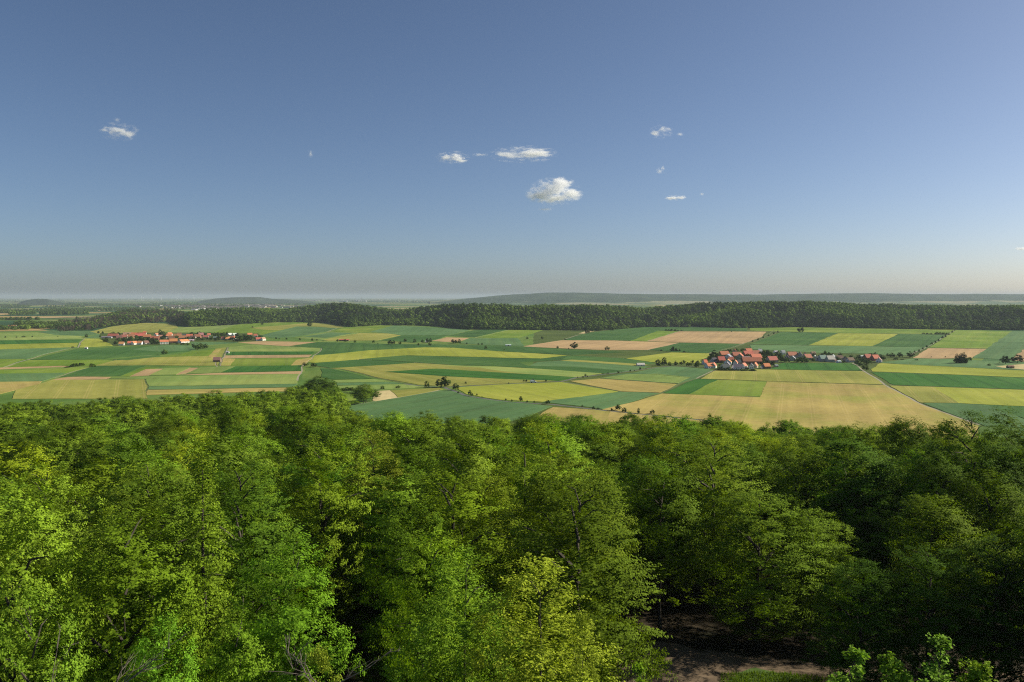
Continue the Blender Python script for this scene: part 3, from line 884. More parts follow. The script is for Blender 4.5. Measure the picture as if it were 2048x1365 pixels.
# ---- hand placed front trees: key, photo column of the axis, photo row of the top, distance, crown width m, tint, name, label
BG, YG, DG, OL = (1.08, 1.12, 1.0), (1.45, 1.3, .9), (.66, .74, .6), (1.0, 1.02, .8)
FRONT = [
 ('near', 0, 15, 955, 52, 9.0, BG, 'beech_tree', 'bright green beech cut off by the left edge in the foreground'),
 ('near', 1, 245, 1012, 54, 11.0, (1.4, 1.3, .9), 'beech_tree', 'bright yellow green beech with curved dark trunk at lower left'),
 ('larch', 0, 402, 885, 66, 8.0, (1.0, 1.04, .8), 'larch_tree', 'tall slender conical tree with a bare pale trunk showing through'),
 ('near', 2, 585, 1078, 52, 8.6, (1.05, 1.3, .9), 'beech_tree', 'fresh green beech beside the black gap at lower middle left'),
 ('near', 3, 90, 930, 84, 11.0, BG, 'beech_tree', 'bright green beech behind the left edge tree'),
 ('near', 0, 290, 903, 112, 13.0, (1.3, 1.45, 1.1), 'beech_tree', 'glowing light green crown behind the slender conical tree'),
 ('near', 2, 500, 925, 92, 10.5, OL, 'beech_tree', 'olive beech just right of the slender conical tree'),
 ('near', 1, 640, 868, 98, 12.0, OL, 'beech_tree', 'olive yellow beech with thin top twigs at left of centre'),
 ('birch', 0, 745, 862, 116, 12.5, (1.0, .95, .8), 'birch_tree', 'yellow tinged loose crown with airy top left of centre'),
 ('near', 3, 905, 950, 76, 15.0, (1.5, 1.35, .8), 'beech_tree', 'broad yellow green beech in the centre foreground'),
 ('near', 0, 820, 1010, 70, 8.5, OL, 'beech_tree', 'narrow olive beech at the left flank of the centre beech'),
 ('birch', 0, 1080, 1125, 46, 10.6, (1.15, 1.12, .9), 'birch_tree', 'foremost yellow birch with fine dense leaves at bottom centre'),
 ('birch', 0, 930, 1095, 51, 9.0, (1.0, 1.1, .8), 'birch_tree', 'light green birch standing left of the foremost yellow birch'),
 ('near', 2, 860, 1060, 58, 7.6, (1.0, 1.1, .8), 'beech_tree', 'green beech with visible stem beside the black gap at bottom centre'),
 ('birch', 1, 1165, 1232, 44, 3.0, (1.1, 1.05, .9), 'birch_tree', 'small lit birch top at the right flank of the foremost birch'),
 ('near', 1, 1050, 893, 108, 13.5, (1.0, 1.0, .9), 'beech_tree', 'domed green beech above the centre foreground beech'),
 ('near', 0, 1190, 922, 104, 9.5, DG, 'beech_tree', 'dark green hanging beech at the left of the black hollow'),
 ('near', 3, 1430, 880, 118, 18.0, (.95, .95, .8), 'beech_tree', 'very broad spreading beech right of centre with dark flank'),
 ('near', 2, 1520, 985, 102, 16.0, (1.0, 1.0, .8), 'beech_tree', 'great beech with boughs hanging over the dirt track'),
 ('near', 1, 1625, 1020, 108, 11.0, (.9, .95, .8), 'beech_tree', 'beech with lit drooping boughs right of the great beech'),
 ('near', 0, 1595, 880, 132, 12.5, (.9, .9, .8), 'beech_tree', 'rounded beech behind and right of the broad spreading beech'),
 ('near', 2, 1750, 905, 140, 14.0, (.95, 1.0, 1.0), 'beech_tree', 'rounded green beech left of the dark right edge giant'),
 ('near', 3, 1800, 1000, 120, 12.0, DG, 'beech_tree', 'shade-tinted beech under the rounded green beech at right'),  # dark tint stands in for shade
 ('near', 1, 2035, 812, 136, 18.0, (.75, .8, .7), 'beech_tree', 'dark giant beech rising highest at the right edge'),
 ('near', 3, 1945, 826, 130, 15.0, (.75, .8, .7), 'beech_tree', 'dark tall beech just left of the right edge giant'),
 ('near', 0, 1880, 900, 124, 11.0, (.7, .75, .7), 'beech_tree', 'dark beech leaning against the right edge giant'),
 ('near', 3, 60, 1190, 42, 6.5, BG, 'beech_tree', 'low bright beech in the bottom left corner'),
 ('near', 0, 330, 1235, 44, 5.5, (1.0, 1.3, 1.1), 'beech_tree', 'young beech below the slender conical tree at bottom left'),
 ('near', 1, 470, 1215, 48, 6.0, (1.05, 1.2, .9), 'beech_tree', 'feathery beech between the slender tree and the black gap'),
 ('birch', 1, 640, 1305, 40, 3.6, (1.2, 1.1, .9), 'birch_tree', 'yellowish birch top at the bottom edge left of centre'),
 ('near', 0, 1725, 1125, 86, 9.0, (.55, .62, .6), 'beech_tree', 'shade-tinted low beech right of the great beech above the maple tops'),  # deep shade painted into the tint of this and the next two
 ('near', 1, 1860, 1090, 84, 10.0, (.5, .58, .6), 'beech_tree', 'beech tinted dark for shade directly above the tallest young maple top'),
 ('near', 3, 1995, 1075, 84, 11.0, (.5, .58, .6), 'beech_tree', 'beech tinted dark for shade at the right edge above the rightmost maple top'),
 ('young', 0, 1705, 1312, 37, 3.2, (.75, 1.0, 1.0), 'maple_tree', 'leftmost of the four young maple tops at bottom right'),
 ('young', 0, 1790, 1318, 37, 2.9, (.8, 1.0, .9), 'maple_tree', 'second of the four young maple tops at bottom right'),
 ('young', 0, 1882, 1288, 37, 3.6, (.75, 1.0, 1.0), 'maple_tree', 'tallest and most spreading of the four young maple tops'),
 ('young', 0, 1955, 1328, 38, 3.0, (.9, 1.05, .8), 'maple_tree', 'rightmost of the four young maple tops at bottom right'),
 ('young', 0, 1285, 1340, 38, 2.4, (.8, 1.0, .9), 'maple_tree', 'small sapling tip at the bottom edge right of the birch'),
]
placed = []
grp = dict(beech_tree='beeches in the foreground forest', birch_tree='birches in the foreground', larch_tree=None, maple_tree='young maple tops at the bottom edge')
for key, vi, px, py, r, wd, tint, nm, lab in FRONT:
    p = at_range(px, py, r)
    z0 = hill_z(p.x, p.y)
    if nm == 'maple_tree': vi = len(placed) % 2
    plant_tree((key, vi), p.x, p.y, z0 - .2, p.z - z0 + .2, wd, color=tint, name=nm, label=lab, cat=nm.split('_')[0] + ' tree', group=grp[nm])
    placed.append((p.x, p.y, wd * .42))

# ---- the rest of the forest
def in_forest(x, y):
    if y < 6: return abs(x) > 45 and y > -120 and abs(x) < 420
    px = 1024 + F * x / y
    r = math.hypot(x, y)
    e = fedge(max(-400, min(2600, px)))
    if r > e - 6: return False
    if px < -700 or px > 2900: 
        if r > 220: return False
    return True
cand = []
cell = 12.3
gy = -116.0
while gy < 720:
    gx = -620.0
    while gx < 560:
        x = gx + rnd.uniform(-2.6, 2.6); y = gy + rnd.uniform(-2.6, 2.6)
        gx += cell
        if not in_forest(x, y): continue
        r = math.hypot(x, y)
        infr = y > 1 and abs(x / y) < .66
        if infr and r < 62: continue
        if y > 10 and r < 108 and .10 < x / y < .66: continue
        if y > 10 and r < 90 and .6 < x / y < 1.0: continue
        if infr and r < 104 and -.232 < x / y < -.145: continue
        if r < 45: continue
        if 6 < x < 46 and 66 < y < 106 : continue          # clearing with the dirt track
        if 40 < x < 98 and abs(y - (91 + (x - 29) * .27)) < 7.5: continue
        if x >= 46 and 20 < y < 62 and x < 52: continue
        if r > 75 and mnoise.noise(Vector((x * .06, y * .06, 2.5))) > .3: continue      # gaps in the canopy
        if any((x - a) ** 2 + (y - b2) ** 2 < max(c, 4.2) ** 2 for a, b2, c in placed): continue
        cand.append((x, y, r, infr))
    gy += cell
vis = sorted([c for c in cand if c[3]], key=lambda c: c[2])
NIND = 285 - len(FRONT)
ind = vis[:NIND]
indset = set(id(c) for c in ind)
# label the individuals by depth band and by what lies above them in the picture
SECT = [(-200, 210, 'near the left edge'), (210, 540, 'under the left village'), (540, 720, 'below the forest corner clump'),
        (720, 960, 'under the blue green field'), (960, 1200, 'under the road junction'), (1200, 1420, 'under the tan field'),
        (1420, 1640, 'under the right village'), (1640, 1860, 'under the stubble field'), (1860, 2300, 'near the right edge')]
BANDS = [(0, 95, 'nearest'), (95, 125, 'second'), (125, 155, 'third'), (155, 400, 'rearmost individual')]
BANDS = [(0, 100, 'front ranks'), (100, 120, 'second ranks'), (120, 140, 'third ranks'), (140, 160, 'fourth ranks'), (160, 180, 'fifth ranks'), (180, 196, 'sixth ranks'), (196, 400, 'seventh ranks')]
buckets = {}
for c in ind:
    px = 1024 + F * c[0] / c[1]
    s = next((q[2] for q in SECT if q[0] <= px < q[1]), SECT[-1][2])
    bd = next(q[2] for q in BANDS if q[0] <= c[2] < q[1])
    buckets.setdefault((s, bd), []).append((px, c))
TINTS = [('mid green', (1.0, 1.0, 1.0)), ('dark green', (.62, .68, .55)), ('yellow green', (1.35, 1.2, .8)), ('olive', (.92, .9, .7)), ('bright green', (1.15, 1.3, 1.1)), ('mid green', (.9, .95, .9))]
for (s, bd), lst in sorted(buckets.items()):
    lst.sort(key=lambda q: q[0])
    for i, (px, (x, y, r, _)) in enumerate(lst):
        tn, tint = rnd.choice(TINTS)
        # shade painted into the tint: darker at right and in the near ranks
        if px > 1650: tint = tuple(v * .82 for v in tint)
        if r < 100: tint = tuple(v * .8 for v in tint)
        key = ('near', rnd.randrange(4)) if r < 105 else ('mid', rnd.randrange(5))
        ht = (24.5 + 4.5 * mnoise.noise(Vector((x * .045, y * .045, 9))) + rnd.uniform(-4, 4)) * (1 if r > 70 else .93)
        z = hill_z(x, y)
        n = len(lst)
        pos = 'only one' if n == 1 else f'{ORD[i]} from the left'
        s2 = s
        lab = f'{tn} beech, {pos} in {bd} {s2}'
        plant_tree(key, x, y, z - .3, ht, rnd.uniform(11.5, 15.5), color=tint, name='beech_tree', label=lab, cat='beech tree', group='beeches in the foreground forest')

def scatter(name, pts, keys, label, cat=None, solid=True):
    """one object that instances whole tree meshes on its own vertices: pts = (x,y,z,sx,sz,idx)"""
    a = np.array([p[:3] for p in pts], dtype=np.float32)
    me = bpy.data.meshes.new(name)
    me.vertices.add(len(a)); me.vertices.foreach_set('co', a.ravel())
    def attr(nm, typ, dat):
        at = me.attributes.new(nm, typ, 'POINT')
        at.data.foreach_set('vector' if typ == 'FLOAT_VECTOR' else 'value', np.asarray(dat).ravel())
    attr('siz', 'FLOAT_VECTOR', np.array([(p[3], p[3], p[4]) for p in pts], dtype=np.float32))
    attr('rot', 'FLOAT_VECTOR', np.array([(0, 0, rnd.uniform(0, 6.28)) for p in pts], dtype=np.float32))
    attr('idx', 'INT', np.array([p[5] for p in pts], dtype=np.int32))
    me.update()
    o = obj(name, me)
    ng = bpy.data.node_groups.new(name, 'GeometryNodeTree')
    ng.interface.new_socket('Geometry', in_out='INPUT', socket_type='NodeSocketGeometry')
    ng.interface.new_socket('Geometry', in_out='OUTPUT', socket_type='NodeSocketGeometry')
    gi = ng.nodes.new('NodeGroupInput'); go = ng.nodes.new('NodeGroupOutput')
    jn = ng.nodes.new('GeometryNodeJoinGeometry')
    def named(nm, typ):
        n = ng.nodes.new('GeometryNodeInputNamedAttribute'); n.data_type = typ; n.inputs[0].default_value = nm
        return n.outputs['Attribute']
    siz, rot, idx = named('siz', 'FLOAT_VECTOR'), named('rot', 'FLOAT_VECTOR'), named('idx', 'INT')
    for k, key in enumerate(keys):
        cm, tm = VAR[key][0], VAR[key][1]
        # crown and trunk joined into one source mesh, never linked to the scene
        nv = len(cm.vertices); v = np.empty(nv * 3, np.float32); cm.vertices.foreach_get('co', v)
        src = SRC.get(key)
        if src is None:
            so_ = bpy.data.objects.new('source', cm.copy())
            SRC[key] = src = so_
        oi = ng.nodes.new('GeometryNodeObjectInfo'); oi.inputs['Object'].default_value = src
        oi.inputs['As Instance'].default_value = True
        ip = ng.nodes.new('GeometryNodeInstanceOnPoints')
        cmp_ = ng.nodes.new('FunctionNodeCompare'); cmp_.data_type = 'INT'; cmp_.operation = 'EQUAL'
        ng.links.new(idx, cmp_.inputs[2]); cmp_.inputs[3].default_value = k
        ng.links.new(gi.outputs[0], ip.inputs['Points'])
        ng.links.new(cmp_.outputs[0], ip.inputs['Selection'])
        ng.links.new(oi.outputs['Geometry'], ip.inputs['Instance'])
        ng.links.new(rot, ip.inputs['Rotation']); ng.links.new(siz, ip.inputs['Scale'])
        ng.links.new(ip.outputs[0], jn.inputs[0])
    ng.links.new(jn.outputs[0], go.inputs[0])
    md = o.modifiers.new('scatter', 'NODES'); md.node_group = ng
    tag(o, label, cat, kind='stuff')
    return o
SRC = {}
pts = []
for c in cand:
    if id(c) in indset: continue
    x, y, r, _ = c
    ht = 24 + 4.5 * mnoise.noise(Vector((x * .045, y * .045, 9))) + rnd.uniform(-4, 4)
    wd = rnd.uniform(11.5, 15.5)
    if r < 190: k = rnd.randrange(5); h0, r0 = 26, 5.4
    else: k = 5 + rnd.randrange(4); h0, r0 = 26, 5.6
    pts.append((x, y, hill_z(x, y) - .3, wd / 2 / r0, ht / h0, k))
scatter('forest', pts, [('mid', i) for i in range(5)] + [('far', i) for i in range(4)], 'dense beech forest rolling down the slope to the fields', 'forest')

# ---- the wood on the ridge
pts = []
px = -280.0
rr = random.Random(5)
for k in range(26000):
    px = rr.uniform(110, 2380)
    if px < 200 and rr.random() < (200 - px) / 110: continue
    u = -.0 + 1.25 * rr.random()
    if u > 1.02 and rr.random() < .6: continue
    dc = 620.0 + 160 * math.sin(px * .011)
    y = ridge_y0(px) + 4 + u * dc
    z = ridge_z(px, y)
    x = (px - 1024) / F * y
    n = mnoise.noise(Vector((x * .0028, y * .0028, 0)))
    con = n > .08
    ht = rr.uniform(11, 20) if u > .03 else rr.uniform(9, 15)
    if px < 150: ht *= .7
    kk = 3 if (con and rr.random() < .8) else rr.randrange(3)
    if px < 370 and mnoise.noise(Vector((x * .006, y * .006, 7))) > -.12 and rr.random() < .7: kk = 4
    ht *= 1 + .35 * mnoise.noise(Vector((x * .012, y * .012, 4)))
    wd = rr.uniform(9, 16) if kk < 3 else rr.uniform(6, 8)
    pts.append((x, y, max(z, 0) - .5, wd / 2 / (4.6 if kk != 3 else 3.3), ht / (16 if kk != 3 else 18), kk))
scatter('woodland', pts, [('wood', 0), ('wood', 1), ('wood', 2), ('woodc', 0), ('woodb', 0)], 'mixed woodland covering the long ridge', 'woodland')

# ---- tree belts and copses on the far plain
pts = []
def belt(x0, y0, x1, y1, n, sy=2.0, ht=(12, 20)):
    for i in range(n):
        q = rr.random()
        px, py = x0 + (x1 - x0) * q + rr.uniform(-2, 2), y0 + (y1 - y0) * q + rr.uniform(-sy, sy) * .5
        x, y = ground(px, py)
        pts.append((x, y, -.3, rr.uniform(1.0, 1.7), rr.uniform(*ht) / 16, rr.randrange(3)))
belt(-60, 624, 190, 622, 420, 3); belt(20, 630, 70, 629, 120, 2, (16, 24)); belt(82, 630, 150, 629, 140, 2, (16, 24)); belt(110, 622, 300, 620, 320, 3)
belt(-60, 616, 60, 614, 260, 4); belt(-40, 605, 130, 604, 260, 3, (15, 30)); belt(130, 611, 420, 612, 420, 2); belt(300, 607, 620, 610, 320, 3)
belt(-60, 641, 80, 640, 90, 1.5, (9, 15)); belt(30, 650, 140, 653, 200, 4, (9, 16)); belt(-60, 662, 60, 658, 110, 4, (9, 15)); belt(40, 656, 170, 656, 160, 4, (9, 15)); belt(700, 604, 980, 606, 360, 3, (15, 30))
belt(150, 618, 520, 619, 200, 4); belt(560, 601, 900, 602, 260, 2, (20, 40)); belt(150, 600.5, 420, 600.5, 200, 1, (20, 40)); belt(-60, 600, 150, 600, 160, 1, (20, 40))
for i in range(26):
    x0 = rr.uniform(-80, 620); y0 = 598 + rr.random() ** 1.6 * 46
    if y0 > 616 and x0 > 250: continue
    L = rr.uniform(15, 90)
    belt(x0, y0, x0 + L, y0 + rr.uniform(-1, 1), int(L * .9), .8, (12, 24))
for i in range(24):
    x0 = rr.uniform(1000, 2000); y0 = 600 + rr.random() * 7
    belt(x0, y0, x0 + rr.uniform(15, 70), y0 + rr.uniform(-.5, .5), 40, .8, (14, 26))
scatter('tree_belt', pts, [('wood', 0), ('wood', 1), ('wood', 2)], 'copses and tree belts on the hazy far plain', 'woodland')

# ------------------------------------------------------------------ buildings
wall_m = simple_mat('render_wall', (1, 1, 1), .9, .08, .6, True)
roof_mm, t, b = new_mat('roof_tile')
oi = N(t, 'ShaderNodeObjectInfo'); g = N(t, 'ShaderNodeTexCoord')
f = mrange(t, noise_n(t, g.outputs['Object'], .8, 4, .7), .25, .75, .72, 1.25)
sz = N(t, 'ShaderNodeSeparateXYZ'); t.links.new(g.outputs['Object'], sz.inputs[0])
rows = mrange(t, math_n(t, 'FRACT', math_n(t, 'MULTIPLY', sz.outputs[2], 4.0)), 0, 1, .85, 1.08)
f = math_n(t, 'MULTIPLY', f, rows)
sc = N(t, 'ShaderNodeVectorMath', operation='SCALE'); t.links.new(oi.outputs['Color'], sc.inputs[0]); t.links.new(f, sc.inputs['Scale'])
t.links.new(sc.outputs[0], b.inputs['Base Color']); b.inputs['Roughness'].default_value = .75
glass_m = simple_mat('window_glass', (.03, .035, .045), .15, .1, 1, spec=.6)
frame_m = simple_mat('window_frame', (.7, .7, .68), .6, .05, 1)
wood_m = simple_mat('timber', (.16, .10, .06), .85, .3, 2)
chim_m = simple_mat('chimney_brick', (.30, .13, .08), .9, .3, 3)

def proto(w, d, e, rise, kind):
    """meshes of a gabled building: ridge along x"""
    ov = .35
    P = {}
    mb = MB()
    x, y = w / 2, d / 2
    mb.v += [(-x, -y, 0), (x, -y, 0), (x, y, 0), (-x, y, 0), (-x, -y, e), (x, -y, e), (x, y, e), (-x, y, e), (-x, 0, e + rise), (x, 0, e + rise)]
    mb.f += [(0, 1, 5, 4), (2, 3, 7, 6), (1, 2, 6, 9, 5), (3, 0, 4, 8, 7)]
    P['wall'] = mb.mesh('wall', wall_m)
    mb = MB()
    s = rise / y
    for sg in (-1, 1):
        a = [(-x - ov, 0, e + rise + .05), (x + ov, 0, e + rise + .05), (x + ov, sg * (y + ov), e - s * ov + .05), (-x - ov, sg * (y + ov), e - s * ov + .05)]
        b2 = [(p[0], p[1], p[2] + .22) for p in a]
        k = len(mb.v)
        mb.v += a + b2
        q = [(4, 5, 6, 7), (3, 2, 1, 0), (3, 7, 6, 2), (0, 4, 7, 3), (1, 2, 6, 5)]
        mb.f += [tuple(k + i for i in (f_ if sg < 0 else f_[::-1])) for f_ in q]
    P['roof'] = mb.mesh('roof', roof_mm)
    mb = MB()
    mb.box(w * .18 - .35, w * .18 + .35, .3, .95, e + rise - .9, e + rise + 1.0)
    P['chimney'] = mb.mesh('chimney', chim_m)
    mb = MB(); mb.box(-.55, .55, -.05, .05, -.65, .65)
    P['window'] = mb.mesh('window', frame_m)
    mb = MB(); mb.box(-.45, .45, -.08, .08, -.55, .55)
    P['pane'] = mb.mesh('pane', glass_m)
    mb = MB(); mb.box(-.5, .5, -.06, .06, 0, 2.1) if kind != 'barn' else mb.box(-1.8, 1.8, -.06, .06, 0, 3.4)
    P['door'] = mb.mesh('door', wood_m)
    W = []
    nx = max(2, int(w / 3.6))
    floors = [1.6] if e < 4.5 else [1.6, 4.3]
    for zf in floors:
        for i in range(nx):
            xx = -x + w * (i + .5) / nx
            if zf == 1.6 and i == nx // 2: continue
            if kind == 'barn' and i % 3: continue
            W.append((xx, -y - .02, zf, 0))
    if kind != 'barn':
        for q in (-1, 1):
            W += [(q * (x + .02), -d * .2, 1.6, 1), (q * (x + .02), d * .2, 1.6, 1), (q * (x + .02), 0, e + rise * .35, 1)]
    else:
        W += [(-x - .02, 0, e + rise * .3, 1), (x + .02, 0, e + rise * .3, 1)]
    P['W'] = W; P['dim'] = (w, d, e, rise)
    P['doorpos'] = (0 if nx % 2 else w / nx / 2, -y - .03, 0)
    return P
PR = {'house': proto(11, 9, 3.6, 4.6, 'house'), 'tall': proto(12, 9.5, 5.8, 4.4, 'house'), 'barn': proto(24, 12, 4.6, 6.6, 'barn'), 'shed': proto(12, 7, 2.8, 1.6, 'barn')}
ROOF = {'orange': (.66, .25, .12), 'red': (.52, .17, .10), 'slate': (.08, .085, .095), 'brown': (.22, .12, .085), 'pale': (.55, .53, .5), 'grey': (.30, .31, .33), 'pink': (.45, .25, .19)}
WALL = {'white': (.82, .79, .72), 'cream': (.46, .40, .31), 'brick': (.30, .14, .09), 'timber': (.2, .14, .09), 'greyish': (.42, .41, .39)}
def building(kind, x, y, wpx_m, rz, roof, wall, label, group, name=None, depth=1.0, z=0.03, hs=1.0):
    P = PR[kind]
    e = bpy.data.objects.new(name or {'house': 'house', 'tall': 'house', 'barn': 'barn', 'shed': 'shed'}[kind], None)
    col.objects.link(e)
    e.location = (x, y, z); e.rotation_euler.z = rz
    s = wpx_m / P['dim'][0]
    e.scale = (s, (.75 + .25 * s) * depth, hs * .88)
    tag(e, label, 'house' if kind in ('house', 'tall') else kind, group)
    a = obj('wall', P['wall'], e); a.color = (*[v * rnd.uniform(.9, 1.1) for v in WALL[wall]], 1)
    r = obj('roof', P['roof'], e); r.color = (*[v * rnd.uniform(.85, 1.18) for v in ROOF[roof]], 1)
    if kind in ('house', 'tall'): obj('chimney', P['chimney'], r)
    for (wx, wy, wz, side) in P['W']:
        o = obj('window', P['window'], e, (wx, wy, wz), math.pi / 2 if side else 0)
        obj('pane', P['pane'], o)
    obj('door', P['door'], e, P['doorpos'])
    return e
# sheet, x, base row, width (sheet px), kind, turned (a = ridge across, g = gable to us), roof, wall
RV = [
 (165,300,105,'house','a','orange','white'),(205,298,50,'house','g','orange','white'),(322,312,78,'house','a','slate','white'),(345,288,60,'house','g','grey','greyish'),
 (452,312,105,'house','a','slate','white'),(520,300,56,'house','g','orange','white'),(600,304,52,'house','g','grey','white'),(642,296,42,'house','g','orange','cream'),
 (757,304,80,'house','a','orange','brick'),(722,304,40,'shed','a','grey','white'),(112,262,46,'house','a','orange','white'),(205,240,60,'house','a','slate','greyish'),
 (280,242,84,'barn','a','red','brick'),(352,256,74,'house','g','orange','white'),(384,232,60,'house','a','red','cream'),(432,266,48,'house','g','orange','white'),
 (470,262,40,'house','a','slate','cream'),(545,226,96,'house','a','pink','cream'),(600,252,226,'barn','a','red','brick'),(816,240,122,'barn','a','red','cream'),
 (645,214,128,'barn','a','orange','brick'),(480,205,86,'barn','g','red','cream'),(310,180,118,'barn','a','red','brick'),(355,200,70,'house','g','grey','white'),
 (440,190,104,'barn','a','red','brick'),(560,176,120,'barn','a','red','brick'),(645,172,90,'barn','a','red','cream'),(568,146,78,'tall','a','orange','brick'),
 (420,150,34,'tall','g','orange','cream'),(690,140,44,'house','a','pale','white'),(975,215,64,'house','g','pink','cream'),(1025,188,112,'barn','a','orange','cream'),
 (1082,180,56,'house','g','grey','white'),(1034,220,62,'house','g','grey','greyish'),(1112,186,50,'barn','g','slate','greyish'),(1190,214,88,'barn','a','orange','cream'),
 (1268,212,46,'house','g','grey','white'),(930,154,46,'house','a','grey','white'),(856,140,52,'shed','a','pale','white'),(1250,170,52,'house','a','pink','cream'),
 (1350,226,84,'barn','a','grey','greyish'),(1430,232,92,'barn','a','pale','greyish'),(1302,222,56,'house','a','slate','greyish'),(1460,206,50,'house','g','grey','white'),
 (1525,214,80,'house','a','brown','cream'),(1640,238,82,'house','a','brown','greyish'),(1764,190,52,'shed','a','pale','white'),(1822,214,86,'barn','a','red','brick'),
 (1900,222,92,'barn','a','red','brick'),(1944,238,56,'house','g','pink','white'),(1520,246,42,'shed','a','pale','white'),(1590,228,52,'house','g','slate','cream'),
 (860,292,36,'shed','a','grey','cream'),(1165,182,44,'house','g','pink','white'),(1480,238,40,'shed','a','brown','cream'),
]
LV = [
 (300,300,62,'house','a','orange','white'),(395,292,46,'house','a','orange','white'),(450,292,46,'house','g','orange','white'),(515,290,60,'house','a','orange','white'),
 (585,286,52,'house','g','brown','cream'),(800,286,106,'tall','a','orange','white'),(910,272,98,'barn','a','orange','brick'),(1052,268,66,'house','g','orange','white'),
 (1000,272,56,'house','g','orange','white'),(1122,252,66,'shed','a','pale','white'),(1555,236,78,'house','a','orange','cream'),(1615,228,34,'house','g','red','white'),
 (1906,244,66,'house','a','red','white'),(1962,244,34,'house','g','pink','white'),(1872,200,44,'house','a','red','white'),(1806,188,60,'house','a','orange','cream'),
 (1626,190,40,'house','g','pale','white'),(1570,190,34,'house','g','pale','white'),(205,208,128,'barn','a','red','brick'),(130,216,124,'shed','a','grey','greyish'),
 (275,230,72,'barn','a','brown','brick'),(332,222,82,'barn','a','red','cream'),(404,216,100,'barn','a','orange','brick'),(380,192,120,'barn','a','pink','brick'),
 (520,206,120,'barn','a','red','brick'),(604,218,92,'barn','a','orange','brick'),(545,192,104,'barn','a','red','cream'),(452,194,82,'barn','a','orange','brick'),
 (695,236,108,'barn','a','red','brick'),(718,190,46,'house','g','orange','white'),(574,168,42,'house','a','orange','cream'),(866,184,52,'house','g','orange','white'),
 (890,236,82,'barn','a','brown','brick'),(958,210,92,'barn','a','orange','brick'),(1016,232,88,'barn','a','orange','cream'),(1100,214,82,'barn','a','red','brick'),
 (1140,222,70,'house','a','brown','cream'),(1235,196,62,'barn','a','pink','brick'),(1195,216,80,'barn','a','orange','brick'),(1290,218,72,'house','a','red','cream'),
 (1328,192,42,'house','a','orange','white'),(1420,218,92,'shed','a','grey','greyish'),(770,214,52,'house','a','pink','cream'),(822,214,62,'house','g','red','white'),
 (1060,188,84,'shed','a','slate','greyish'),(980,184,56,'house','a','brown','cream'),(1490,236,50,'house','a','brown','cream'),(860,206,60,'barn','a','orange','brick'),
]
def village(data, sheet, vname):
    ys = sorted(d[1] for d in data)
    q1, q2 = ys[len(ys) // 3], ys[2 * len(ys) // 3]
    items = []
    for d in data:
        row = 'back' if d[1] < q1 else 'middle' if d[1] < q2 else 'front'
        items.append((row, d))
    for row in ('back', 'middle', 'front'):
        lst = sorted([d for r_, d in items if r_ == row], key=lambda d: d[0])
        for i, d in enumerate(lst):
            x, y = gp(sheet, d[0], d[1])
            dist = math.hypot(y, H)
            wm = d[2] / CR[sheet][2] / F * dist * .88
            kind = d[3]
            g_ = d[4] == 'g'
            rz = rnd.choice((.32, .2, .1, .4) if not g_ else (-.55, -.4, -.3)) + rnd.uniform(-.08, .08)
            if g_:
                rz += math.pi / 2
                wm = {'house': 11, 'tall': 12, 'barn': 18, 'shed': 10}[kind]
                dep = max(.7, min(1.4, d[2] / CR[sheet][2] / F * dist / PR[kind]['dim'][1]))
            else:
                dep = 1.0
            k2 = {'house': 'house', 'tall': 'house', 'barn': 'barn', 'shed': 'shed'}[kind]
            lab = f"{d[5]} roofed {d[6]} {k2}, {ORD[i]} from the left in the {row} row of the {vname} village"
            building(kind, x, y + 4, wm, rz, d[5], d[6], lab, f'buildings of the {vname} village', depth=dep, hs=.95 if kind == 'barn' else 1.0)
village(RV, 6, 'right')
village(LV, 5, 'left')
# lone buildings
def lone(sheet, x, y, wm, kind, roof, wall, label, rz=.1, dep=1, name=None, hs=1):
    gx, gy_ = gp(sheet, x, y)
    building(kind, gx, gy_ + 3, wm, rz, roof, wall, label, None, depth=dep, name=name, z=.1, hs=hs)
lone(1, 1705, 570, 11, 'barn', 'pink', 'timber', 'lone timber field barn beside the straight farm track', .05, .7, None, .75)
lone(3, 1110, 600, 11, 'house', 'pale', 'white', 'white house alone left of the right village road', .1, .9, None, .55)
lone(2, 740, 404, 22, 'shed', 'red', 'timber', 'long red roofed shed by the tree lined track beyond the fields', 0)
lone(3, 65, 446, 11, 'shed', 'pale', 'white', 'pale roofed low shed in the dark green fields', .1, 1.2)
lone(1, 92, 296, 24, 'house', 'orange', 'white', 'isolated white house with orange roof at the far left', .1)
lone(1, 330, 275, 24, 'barn', 'orange', 'brick', 'isolated orange roofed barn at the edge of the far left trees', .1)
lone(4, 1955, 588, 9, 'shed', 'brown', 'timber', 'small brown shed on the mown field at right', .1, .7)
lone(1, 673, 468, 5, 'shed', 'pale', 'white', 'tiny white hut in the green field below the left village', .1, .6)
lone(1, 1788, 503, 5, 'shed', 'pale', 'white', 'tiny white hut beside the straight farm track', .1, .6)
lone(2, 1395, 416, 8, 'house', 'pale', 'white', 'pale house half hidden by trees left of the small bare field', .1, .8, None, .6)

